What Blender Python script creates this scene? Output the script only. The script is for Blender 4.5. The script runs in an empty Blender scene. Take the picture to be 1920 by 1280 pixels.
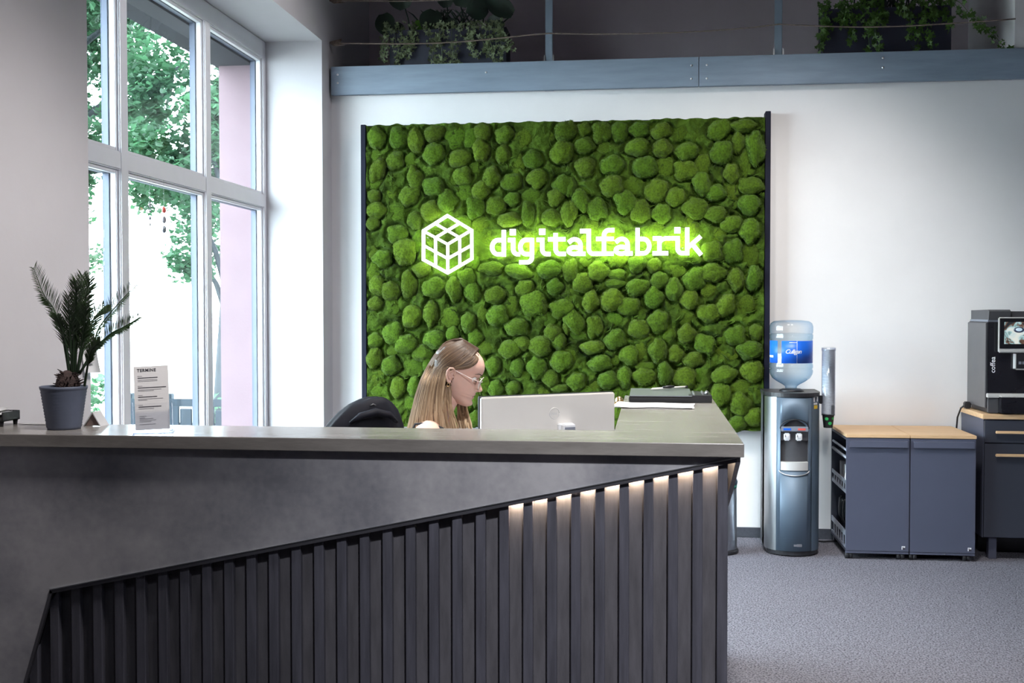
import bpy, bmesh, math, random
from mathutils import Vector, Matrix, Euler, noise
from math import sin, cos, pi, radians as R, sqrt, exp
random.seed(7)
D = bpy.data
SC = bpy.context.scene
COL = SC.collection

# ------------------------------------------------------------------ camera
cam = D.cameras.new('camera'); cam.sensor_width = 36.0; cam.lens = 2130.9 / 1920 * 36
cam.clip_start = 0.05; cam.clip_end = 200
camo = D.objects.new('camera', cam); COL.objects.link(camo)
camo.location = (0, 0, 1.47)
camo.rotation_euler = (R(90 - 1.588), R(0.04), R(6.95))
SC.camera = camo

# ------------------------------------------------------------------ sky, lamps, exposure
w = D.worlds.new('sky'); SC.world = w; w.use_nodes = True
bg = w.node_tree.nodes['Background']
bg.inputs[0].default_value = (0.80, 0.92, 1.0, 1); bg.inputs[1].default_value = 24.0

def lamp(name, kind, loc, target, energy, color, **kw):
    l = D.lights.new(name, kind); l.energy = energy; l.color = color
    for k, v in kw.items(): setattr(l, k, v)
    o = D.objects.new(name, l); COL.objects.link(o); o.location = loc
    o.rotation_euler = (Vector(target) - Vector(loc)).to_track_quat('-Z', 'Y').to_euler()
    return o
# unseen spots: two shaping back-wall falloff, one over the desk, one before the counter
lamp('unseen_spot', 'SPOT', (-0.3, 4.9, 4.1), (-0.35, 7.45, 0.75), 170, (1, 0.97, 0.92), spot_size=R(66), spot_blend=1.0, shadow_soft_size=0.2)
lamp('unseen_spot', 'SPOT', (0.8, 4.9, 4.1), (0.85, 7.45, 0.7), 400, (1, 0.97, 0.93), spot_size=R(66), spot_blend=1.0, shadow_soft_size=0.2)
lamp('unseen_spot', 'SPOT', (0.1, 4.3, 4.2), (0.05, 4.4, 0), 800, (1, 0.96, 0.88), spot_size=R(70), spot_blend=1.0, shadow_soft_size=0.2)
lamp('unseen_spot', 'SPOT', (0.55, 0.3, 3.9), (0.50, 3.25, 0.88), 720, (0.97, 0.97, 1.0), spot_size=R(54), spot_blend=1.0, shadow_soft_size=0.12)
lamp('unseen_spot', 'SPOT', (-0.3, 2.6, 3.9), (-2.1, 4.0, 0.85), 500, (1, 0.95, 0.93), spot_size=R(46), spot_blend=1.0, shadow_soft_size=0.3)  # added to lift the lower left wall, its fixture is unseen
lamp('unseen_spot', 'SPOT', (0.6, 5.7, 4.1), (-2.4, 5.9, 1.9), 260, (1, 0.96, 0.97), spot_size=R(72), spot_blend=1.0, shadow_soft_size=0.25)  # added to brighten the room side of the window frames
lamp('unseen_fill', 'AREA', (1.2, -0.6, 4.3), (1.2, 0.6, 0), 10, (0.80, 0.86, 1.0), shape='RECTANGLE', size=1.6, size_y=1.0)  # dim bluish fill added over the carpet

SC.view_settings.view_transform = 'Standard'; SC.view_settings.look = 'None'
SC.view_settings.gamma = 1; SC.view_settings.use_curve_mapping = False
SC.view_settings.exposure = 0.15
SC.cycles.max_bounces = 8; SC.cycles.transparent_max_bounces = 24
SC.cycles.use_denoising = True
SC.cycles.sample_clamp_indirect = 6

# ------------------------------------------------------------------ materials
def P(name, col, rough=0.5, metal=0.0, spec=0.5, var=0.0, vscale=8.0, bump=0.0, bscale=60.0, emit=None, estr=0.0,
      sheen=0.0, stretch=None, trans=0.0, coat=0.0, detail=4.0, rvar=0.0, objrand=0.0, aniso=0.0):
    m = D.materials.new(name); m.use_nodes = True
    nt = m.node_tree; b = nt.nodes['Principled BSDF']
    b.inputs['Base Color'].default_value = (*col, 1); b.inputs['Roughness'].default_value = rough
    b.inputs['Metallic'].default_value = metal; b.inputs['Specular IOR Level'].default_value = spec
    b.inputs['Sheen Weight'].default_value = sheen; b.inputs['Coat Weight'].default_value = coat
    b.inputs['Transmission Weight'].default_value = trans
    b.inputs['Anisotropic'].default_value = aniso
    if emit: b.inputs['Emission Color'].default_value = (*emit, 1); b.inputs['Emission Strength'].default_value = estr
    tc = nt.nodes.new('ShaderNodeTexCoord'); mp = nt.nodes.new('ShaderNodeMapping')
    nt.links.new(tc.outputs['Object'], mp.inputs[0])
    if stretch: mp.inputs['Scale'].default_value = stretch
    if var or rvar:
        n = nt.nodes.new('ShaderNodeTexNoise'); n.inputs['Scale'].default_value = vscale; n.inputs['Detail'].default_value = detail
        n.inputs['Roughness'].default_value = 0.6
        nt.links.new(mp.outputs[0], n.inputs['Vector'])
        if var:
            rp = nt.nodes.new('ShaderNodeValToRGB')
            rp.color_ramp.elements[0].position = 0.3; rp.color_ramp.elements[1].position = 0.7
            rp.color_ramp.elements[0].color = (*[c * (1 - var) for c in col], 1)
            rp.color_ramp.elements[1].color = (*[min(1, c * (1 + var)) for c in col], 1)
            nt.links.new(n.outputs['Fac'], rp.inputs[0])
            out = rp.outputs[0]
            if objrand:
                oi = nt.nodes.new('ShaderNodeObjectInfo'); hs = nt.nodes.new('ShaderNodeHueSaturation')
                mr = nt.nodes.new('ShaderNodeMapRange'); mr.inputs[3].default_value = 1 - objrand; mr.inputs[4].default_value = 1 + objrand
                nt.links.new(oi.outputs['Random'], mr.inputs[0]); nt.links.new(mr.outputs[0], hs.inputs['Value'])
                mr2 = nt.nodes.new('ShaderNodeMapRange'); mr2.inputs[3].default_value = 0.5 - objrand * .12; mr2.inputs[4].default_value = 0.5 + objrand * .04
                ml = nt.nodes.new('ShaderNodeMath'); ml.operation = 'MULTIPLY'; ml.inputs[1].default_value = 7.31
                fr = nt.nodes.new('ShaderNodeMath'); fr.operation = 'FRACT'
                nt.links.new(oi.outputs['Random'], ml.inputs[0]); nt.links.new(ml.outputs[0], fr.inputs[0]); nt.links.new(fr.outputs[0], mr2.inputs[0])
                nt.links.new(mr2.outputs[0], hs.inputs['Hue'])
                nt.links.new(out, hs.inputs['Color']); out = hs.outputs[0]
            nt.links.new(out, b.inputs['Base Color'])
        if rvar:
            mr = nt.nodes.new('ShaderNodeMapRange'); mr.inputs[3].default_value = rough - rvar; mr.inputs[4].default_value = rough + rvar
            nt.links.new(n.outputs['Fac'], mr.inputs[0]); nt.links.new(mr.outputs[0], b.inputs['Roughness'])
    if bump:
        n2 = nt.nodes.new('ShaderNodeTexNoise'); n2.inputs['Scale'].default_value = bscale; n2.inputs['Detail'].default_value = 5
        nt.links.new(mp.outputs[0], n2.inputs['Vector'])
        bp = nt.nodes.new('ShaderNodeBump'); bp.inputs['Strength'].default_value = bump; bp.inputs['Distance'].default_value = 0.01
        nt.links.new(n2.outputs['Fac'], bp.inputs['Height']); nt.links.new(bp.outputs[0], b.inputs['Normal'])
    return m

def glass_mat(name, tint=(1, 1, 1), refl=0.06, rough=0.02, ior=1.45, mixmax=None):
    m = D.materials.new(name); m.use_nodes = True; nt = m.node_tree
    for n in list(nt.nodes):
        if n.type != 'OUTPUT_MATERIAL': nt.nodes.remove(n)
    out = [n for n in nt.nodes][0]
    t = nt.nodes.new('ShaderNodeBsdfTransparent'); t.inputs[0].default_value = (*tint, 1)
    g = nt.nodes.new('ShaderNodeBsdfGlossy'); g.inputs['Roughness'].default_value = rough
    f = nt.nodes.new('ShaderNodeFresnel'); f.inputs[0].default_value = ior
    mx = nt.nodes.new('ShaderNodeMixShader')
    # reflect on the entering side only: the ray is not bent, so no total reflection inside the sheet
    ge = nt.nodes.new('ShaderNodeNewGeometry'); iv = nt.nodes.new('ShaderNodeMath'); iv.operation = 'SUBTRACT'; iv.inputs[0].default_value = 1
    ml = nt.nodes.new('ShaderNodeMath'); ml.operation = 'MULTIPLY'
    nt.links.new(ge.outputs['Backfacing'], iv.inputs[1]); nt.links.new(iv.outputs[0], ml.inputs[0]); nt.links.new(f.outputs[0], ml.inputs[1])
    nt.links.new(ml.outputs[0], mx.inputs[0]); nt.links.new(t.outputs[0], mx.inputs[1]); nt.links.new(g.outputs[0], mx.inputs[2])
    nt.links.new(mx.outputs[0], out.inputs[0])
    return m

def clear_mat(name, face, edge, ior=1.45, blend=.35):
    m = glass_mat(name, face, ior=ior, rough=.06); nt = m.node_tree
    t = [n for n in nt.nodes if n.type == 'BSDF_TRANSPARENT'][0]
    lw = nt.nodes.new('ShaderNodeLayerWeight'); lw.inputs[0].default_value = blend
    mc = nt.nodes.new('ShaderNodeMix'); mc.data_type = 'RGBA'
    mc.inputs[6].default_value = (*face, 1); mc.inputs[7].default_value = (*edge, 1)
    nt.links.new(lw.outputs['Facing'], mc.inputs[0]); nt.links.new(mc.outputs[2], t.inputs[0])
    return m

def leaf_mat(name, col, tcol, mix=0.45, objrand=0.0, vscale=3.0):
    m = D.materials.new(name); m.use_nodes = True; nt = m.node_tree
    b = nt.nodes['Principled BSDF']; out = nt.nodes['Material Output']
    b.inputs['Roughness'].default_value = 0.45
    tc = nt.nodes.new('ShaderNodeTexCoord'); n = nt.nodes.new('ShaderNodeTexNoise'); n.inputs['Scale'].default_value = vscale
    nt.links.new(tc.outputs['Object'], n.inputs['Vector'])
    rp = nt.nodes.new('ShaderNodeValToRGB'); rp.color_ramp.elements[0].position = .32; rp.color_ramp.elements[1].position = .68
    rp.color_ramp.elements[0].color = (*[c * .6 for c in col], 1); rp.color_ramp.elements[1].color = (*[c * 1.4 for c in col], 1)
    nt.links.new(n.outputs['Fac'], rp.inputs[0]); nt.links.new(rp.outputs[0], b.inputs['Base Color'])
    t = nt.nodes.new('ShaderNodeBsdfTranslucent'); t.inputs[0].default_value = (*tcol, 1)
    mx = nt.nodes.new('ShaderNodeMixShader'); mx.inputs[0].default_value = mix
    nt.links.new(b.outputs[0], mx.inputs[1]); nt.links.new(t.outputs[0], mx.inputs[2]); nt.links.new(mx.outputs[0], out.inputs[0])
    return m

def emit_mat(name, col, s):
    m = D.materials.new(name); m.use_nodes = True; nt = m.node_tree
    b = nt.nodes['Principled BSDF']; b.inputs['Base Color'].default_value = (.8, .8, .8, 1)
    b.inputs['Emission Color'].default_value = (*col, 1); b.inputs['Emission Strength'].default_value = s
    return m

M = {}
M['wall'] = P('white_plaster', (0.80, 0.785, 0.79), 0.85, var=0.02, vscale=3, bump=0.05, bscale=35)
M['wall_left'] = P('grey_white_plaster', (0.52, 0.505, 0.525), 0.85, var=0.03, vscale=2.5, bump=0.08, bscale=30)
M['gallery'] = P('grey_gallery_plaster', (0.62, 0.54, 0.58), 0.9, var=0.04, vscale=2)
M['ceiling'] = P('ceiling_paint', (0.16, 0.16, 0.18), 0.9, var=0.02)
M['frame'] = P('window_white_lacquer', (0.72, 0.72, 0.76), 0.35, var=0.02)
M['bead'] = P('window_dark_gasket', (0.05, 0.07, 0.12), 0.5, var=0.1)
M['glass'] = glass_mat('window_glass', (0.95, 0.98, 0.98))
M['pink'] = P('pink_render', (0.140, 0.094, 0.107), 0.9, var=0.05, vscale=4, bump=0.1)
M['soffit'] = P('dark_soffit', (0.010, 0.012, 0.02), 0.8, var=0.1)
M['baseboard'] = P('dark_grey_baseboard', (0.05, 0.055, 0.07), 0.8, var=0.15, vscale=80)
M['beam'] = P('blue_grey_painted_board', (0.235, 0.295, 0.37), 0.5, var=0.10, vscale=3, stretch=(1, 1, 8), bump=0.03)
M['post'] = P('blue_grey_painted_post', (0.20, 0.25, 0.31), 0.5, var=0.06)
M['screw'] = P('bright_screw', (0.8, 0.8, 0.82), 0.3, metal=0.6, var=0.05)
M['rope'] = P('tan_rope', (0.22, 0.17, 0.14), 0.9, var=0.3, vscale=60)
M['planter'] = P('anthracite_planter', (0.030, 0.033, 0.055), 0.6, var=0.1)
M['soil'] = P('dark_soil', (0.035, 0.022, 0.018), 0.95, var=0.5, vscale=60, bump=0.8, bscale=90)
# carpet
def carpet():
    m = P('grey_carpet', (0.165, 0.165, 0.185), 0.95)
    nt = m.node_tree; b = nt.nodes['Principled BSDF']; tc = nt.nodes.new('ShaderNodeTexCoord')
    n = nt.nodes.new('ShaderNodeTexNoise'); n.inputs['Scale'].default_value = 125; n.inputs['Detail'].default_value = 3
    v = nt.nodes.new('ShaderNodeTexVoronoi'); v.inputs['Scale'].default_value = 150
    mp = nt.nodes.new('ShaderNodeMapping'); mp.inputs['Scale'].default_value = (1, 0.7, 1); mp.inputs['Rotation'].default_value = (0, 0, .5)
    nt.links.new(tc.outputs['Object'], mp.inputs[0]); nt.links.new(mp.outputs[0], n.inputs['Vector']); nt.links.new(mp.outputs[0], v.inputs['Vector'])
    mx = nt.nodes.new('ShaderNodeMath'); mx.operation = 'MULTIPLY_ADD'; mx.inputs[1].default_value = .25
    nt.links.new(v.outputs['Distance'], mx.inputs[0]); nt.links.new(n.outputs['Fac'], mx.inputs[2])
    rp = nt.nodes.new('ShaderNodeValToRGB')
    e = rp.color_ramp.elements; e[0].position = .36; e[0].color = (0.018, 0.018, 0.027, 1); e[1].position = .74; e[1].color = (0.205, 0.200, 0.235, 1)
    nt.links.new(mx.outputs[0], rp.inputs[0]); nt.links.new(rp.outputs[0], b.inputs['Base Color'])
    bp = nt.nodes.new('ShaderNodeBump'); bp.inputs['Strength'].default_value = .5; bp.inputs['Distance'].default_value = .01
    nt.links.new(mx.outputs[0], bp.inputs['Height']); nt.links.new(bp.outputs[0], b.inputs['Normal'])
    b.inputs['Specular IOR Level'].default_value = .15
    return m
M['carpet'] = carpet()
# concrete-look laminate: two noise layers of blotches and fine specks
def concrete(name, c0, c1, rough, stretch=(1, 1, 1), s=3.0):
    m = P(name, c0, rough); nt = m.node_tree; b = nt.nodes['Principled BSDF']
    tc = nt.nodes.new('ShaderNodeTexCoord'); mp = nt.nodes.new('ShaderNodeMapping'); mp.inputs['Scale'].default_value = stretch
    nt.links.new(tc.outputs['Object'], mp.inputs[0])
    a = nt.nodes.new('ShaderNodeTexNoise'); a.inputs['Scale'].default_value = s; a.inputs['Detail'].default_value = 9; a.inputs['Roughness'].default_value = .62
    f = nt.nodes.new('ShaderNodeTexNoise'); f.inputs['Scale'].default_value = s * 14; f.inputs['Detail'].default_value = 4
    nt.links.new(mp.outputs[0], a.inputs['Vector']); nt.links.new(mp.outputs[0], f.inputs['Vector'])
    ad = nt.nodes.new('ShaderNodeMath'); ad.operation = 'MULTIPLY_ADD'; ad.inputs[1].default_value = .22
    nt.links.new(f.outputs['Fac'], ad.inputs[0]); nt.links.new(a.outputs['Fac'], ad.inputs[2])
    rp = nt.nodes.new('ShaderNodeValToRGB'); e = rp.color_ramp.elements
    e[0].position = .42; e[0].color = (*c0, 1); e[1].position = .78; e[1].color = (*c1, 1)
    nt.links.new(ad.outputs[0], rp.inputs[0]); nt.links.new(rp.outputs[0], b.inputs['Base Color'])
    b.inputs['Specular IOR Level'].default_value = .38
    return m
M['concrete'] = concrete('dark_concrete_laminate', (0.19, 0.192, 0.218), (0.385, 0.38, 0.40), 0.5)
M['top'] = concrete('grey_oak_laminate', (0.172, 0.160, 0.150), (0.268, 0.252, 0.236), 0.22, stretch=(1.2, 7, 7), s=2.2)
M['slat'] = P('dark_stained_slat', (0.074, 0.074, 0.094), 0.5, var=0.30, vscale=5, stretch=(9, 9, 0.8), bump=0.08, bscale=40, detail=7)
M['backboard'] = P('dark_stained_board', (0.088, 0.085, 0.098), 0.6, var=0.25, vscale=6, stretch=(6, 6, 1), bump=0.06)
M['trim'] = P('dark_metal_trim', (0.09, 0.09, 0.105), 0.35, metal=0.4, var=0.1)
M['led'] = emit_mat('warm_led', (1.0, 0.76, 0.52), 100.0)
M['led_dim'] = emit_mat('warm_led_dim', (1.0, 0.76, 0.52), 45.0)
M['desk'] = P('light_grey_desk', (0.55, 0.54, 0.53), 0.5, var=0.04)
# moss
M['moss'] = P('moss_green', (0.062, 0.121, 0.007), 0.95, spec=0.08, var=0.45, vscale=5, bump=0.7, bscale=22, sheen=0.08, objrand=0.13)
M['moss_base'] = P('moss_green_flat', (0.040, 0.074, 0.007), 0.95, spec=0.08, var=0.7, vscale=6, bump=0.9, bscale=45, sheen=0.06)
M['panel_frame'] = P('navy_panel_edge', (0.006, 0.007, 0.018), 0.7, spec=0.2, var=0.1)
M['sign_face'] = emit_mat('sign_face_light', (1.0, 1.0, 1.0), 1.5)
M['sign_halo'] = emit_mat('sign_halo_light', (0.82, 1.0, 0.42), 30.0)
# appliances and furniture
M['steel'] = P('brushed_steel', (0.50, 0.52, 0.54), 0.34, metal=1.0, var=0.02, vscale=2)
M['cooler_grey'] = P('cooler_graphite', (0.12, 0.165, 0.22), 0.5, metal=0.4, var=0.02, vscale=2)
M['black'] = P('black_plastic', (0.018, 0.018, 0.022), 0.4, var=0.15)
M['black_gloss'] = P('black_gloss', (0.012, 0.012, 0.016), 0.08, var=0.1)
M['darkgrey'] = P('dark_grey_plastic', (0.06, 0.06, 0.068), 0.45, var=0.1)
M['machine_side'] = P('machine_side_grey', (0.135, 0.13, 0.14), 0.4, metal=0.3, var=0.05)
M['white_plastic'] = P('white_plastic', (0.78, 0.78, 0.80), 0.35, var=0.02)
M['silver'] = P('silver_plastic', (0.62, 0.61, 0.60), 0.4, metal=0.2, var=0.02)
M['cabinet'] = P('blue_grey_metal', (0.074, 0.081, 0.122), 0.45, var=0.05, vscale=2)
M['cabinet_dark'] = P('anthracite_front', (0.034, 0.038, 0.055), 0.5, var=0.05, vscale=2)
M['wood'] = P('light_oak', (0.66, 0.44, 0.25), 0.5, var=0.14, vscale=5, stretch=(0.9, 12, 12), detail=6)
M['tray_grey'] = P('light_grey_tray', (0.28, 0.30, 0.36), 0.4, metal=0.3, var=0.05)
M['blue_label'] = P('blue_label', (0.01, 0.13, 0.68), 0.4, var=0.06)
M['bottle'] = clear_mat('bottle_plastic', (0.95, 0.975, 0.99), (0.45, 0.66, 0.86), ior=1.5)
M['clear'] = clear_mat('clear_acrylic', (0.985, 0.99, 0.995), (0.70, 0.73, 0.82), ior=1.5)
M['glassware'] = clear_mat('glassware', (0.95, 0.96, 0.97), (0.4, 0.44, 0.5), ior=1.8)
M['water'] = glass_mat('water', (0.90, 0.955, 0.985), ior=1.33)
M['cup_black'] = P('black_paper_cup', (0.02, 0.022, 0.022), 0.6, var=0.2)
M['cup_green'] = P('green_cup_leaf', (0.03, 0.42, 0.10), 0.6, var=0.2)
M['cup_white'] = P('white_paper_cup', (0.74, 0.76, 0.78), 0.7, var=0.05)
M['yellow'] = P('yellow_sticker', (0.80, 0.52, 0.03), 0.5, var=0.1)
M['red'] = P('red_print', (0.65, 0.10, 0.08), 0.5, var=0.1)
M['paper'] = P('white_paper', (0.80, 0.79, 0.79), 0.8, var=0.02)
M['paper_grey'] = P('grey_paper', (0.60, 0.60, 0.61), 0.8, var=0.03)
M['ink'] = P('dark_ink', (0.045, 0.04, 0.055), 0.7, var=0.1)
M['ink_grey'] = P('grey_ink', (0.30, 0.29, 0.31), 0.7, var=0.1)
M['monitor'] = P('monitor_silver', (0.68, 0.65, 0.62), 0.45, var=0.02)
M['monitor_logo'] = P('monitor_logo', (0.60, 0.59, 0.58), 0.3, var=0.02)
M['pot'] = P('blue_grey_pot', (0.085, 0.10, 0.145), 0.6, var=0.08, vscale=20)
M['palm_trunk'] = P('palm_trunk', (0.035, 0.02, 0.018), 0.9, var=0.4, vscale=50, bump=0.8, bscale=80)
M['palm'] = leaf_mat('palm_leaf', (0.030, 0.060, 0.028), (0.10, 0.20, 0.05), 0.22, vscale=20)
M['leaf_dark'] = leaf_mat('gallery_leaf', (0.010, 0.024, 0.014), (0.012, 0.035, 0.015), 0.15, vscale=9)
M['leaf_light'] = leaf_mat('young_leaf', (0.11, 0.26, 0.03), (0.2, 0.5, 0.05), 0.3, vscale=9)
M['ivy'] = leaf_mat('ivy_leaf', (0.20, 0.25, 0.13), (0.14, 0.22, 0.08), 0.25, vscale=14)
M['ivy_green'] = leaf_mat('ivy_green_leaf', (0.07, 0.15, 0.025), (0.08, 0.20, 0.03), 0.25, vscale=14)
M['tree_leaf'] = leaf_mat('tree_leaf', (0.026, 0.060, 0.034), (0.062, 0.165, 0.078), 0.5, vscale=1.2)
M['bark'] = P('tree_bark', (0.02, 0.025, 0.03), 0.9, var=0.3, vscale=12)
M['fence'] = P('weathered_fence', (0.013, 0.021, 0.03), 0.9, var=0.3, vscale=4, stretch=(6, 6, 1))
M['ground'] = P('pale_paving', (0.11, 0.11, 0.10), 0.95, var=0.12, vscale=1.2)
M['teal_post'] = P('teal_post', (0.006, 0.04, 0.042), 0.6, var=0.15)
M['skin'] = P('skin', (0.72, 0.45, 0.37), 0.5, var=0.06, vscale=14, spec=0.4)
_b = M['skin'].node_tree.nodes['Principled BSDF']; _b.inputs['Subsurface Weight'].default_value = 0.15; _b.inputs['Subsurface Radius'].default_value = (0.012, 0.005, 0.003); _b.inputs['Subsurface Scale'].default_value = 1.0
M['lip'] = P('lip', (0.50, 0.20, 0.17), 0.45, var=0.05)
M['brow'] = P('brow', (0.10, 0.06, 0.045), 0.8, var=0.2)
M['eye_white'] = P('eye_white', (0.75, 0.72, 0.70), 0.2, var=0.02)
M['iris'] = P('iris', (0.05, 0.07, 0.08), 0.2, var=0.1)
M['gold'] = P('gold_metal', (0.85, 0.60, 0.30), 0.25, metal=1.0, var=0.05)
M['specs'] = P('pale_specs_frame', (0.85, 0.74, 0.70), 0.25, metal=0.3, var=0.03)
M['lens'] = glass_mat('spectacle_lens', (0.97, 0.97, 0.97), ior=1.5)
M['top_black'] = P('black_top', (0.02, 0.022, 0.028), 0.8, var=0.2)
M['jacket'] = P('black_jacket', (0.006, 0.0065, 0.012), 0.7, spec=0.2, var=0.25, vscale=12, bump=0.15, bscale=25)
M['chair'] = P('black_mesh_chair', (0.02, 0.022, 0.03), 0.7, var=0.2, vscale=60)
M['card'] = P('brown_card', (0.22, 0.16, 0.14), 0.7, var=0.05)
M['folder'] = P('dark_green_grey_folder', (0.085, 0.10, 0.095), 0.4, var=0.06)
M['pen'] = P('white_pen', (0.75, 0.74, 0.70), 0.3, var=0.03)
M['bin_steel'] = P('bin_steel', (0.35, 0.37, 0.42), 0.3, metal=0.9, var=0.05)
M['bin_lid'] = P('bin_lid', (0.03, 0.06, 0.09), 0.4, var=0.1)
M['bin_bag'] = P('green_bag', (0.05, 0.28, 0.20), 0.5, var=0.1)
# hair: darker roots, blond lengths (a real dye gradient along the body height), random per strand
def hair():
    m = D.materials.new('blond_hair'); m.use_nodes = True; nt = m.node_tree; b = nt.nodes['Principled BSDF']
    at = nt.nodes.new('ShaderNodeAttribute'); at.attribute_name = 'tone'
    rp = nt.nodes.new('ShaderNodeValToRGB'); e = rp.color_ramp.elements
    e[0].position = 0; e[0].color = (0.055, 0.032, 0.024, 1); e[1].position = 1; e[1].color = (0.54, 0.39, 0.25, 1)
    x = e.new(.45); x.color = (0.15, 0.092, 0.055, 1); x = e.new(.75); x.color = (0.34, 0.225, 0.13, 1)
    nt.links.new(at.outputs['Fac'], rp.inputs[0]); nt.links.new(rp.outputs[0], b.inputs['Base Color'])
    b.inputs['Roughness'].default_value = .48; b.inputs['Specular IOR Level'].default_value = .35
    return m
M['hair'] = hair()
# coffee machine picture: soft blobs of cream, teal and brown, it is a lit display
def screen():
    m = D.materials.new('display_picture'); m.use_nodes = True; nt = m.node_tree; b = nt.nodes['Principled BSDF']
    tc = nt.nodes.new('ShaderNodeTexCoord'); n = nt.nodes.new('ShaderNodeTexNoise'); n.inputs['Scale'].default_value = 17; n.inputs['Detail'].default_value = 3; n.inputs['Distortion'].default_value = 1.2
    nt.links.new(tc.outputs['Object'], n.inputs['Vector'])
    rp = nt.nodes.new('ShaderNodeValToRGB'); e = rp.color_ramp.elements
    e[0].position = .33; e[0].color = (0.01, 0.015, 0.02, 1); e[1].position = .66; e[1].color = (0.75, 0.78, 0.72, 1)
    x = e.new(.43); x.color = (0.16, 0.08, 0.05, 1); x = e.new(.50); x.color = (0.28, 0.50, 0.52, 1); x = e.new(.56); x.color = (0.60, 0.72, 0.72, 1)
    nt.links.new(n.outputs['Fac'], rp.inputs[0]); nt.links.new(rp.outputs[0], b.inputs['Emission Color']); b.inputs['Emission Strength'].default_value = .85
    b.inputs['Base Color'].default_value = (0.02, 0.02, 0.02, 1); b.inputs['Roughness'].default_value = .1
    return m
M['screen'] = screen()
M['screen_cup'] = P('display_cup', (0.02, 0.02, 0.03), 0.2, emit=(0.02, 0.03, 0.06), estr=1)
M['screen_foam'] = P('display_foam', (0.1, 0.1, 0.1), 0.2, emit=(0.45, 0.62, 0.75), estr=.9)

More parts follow.
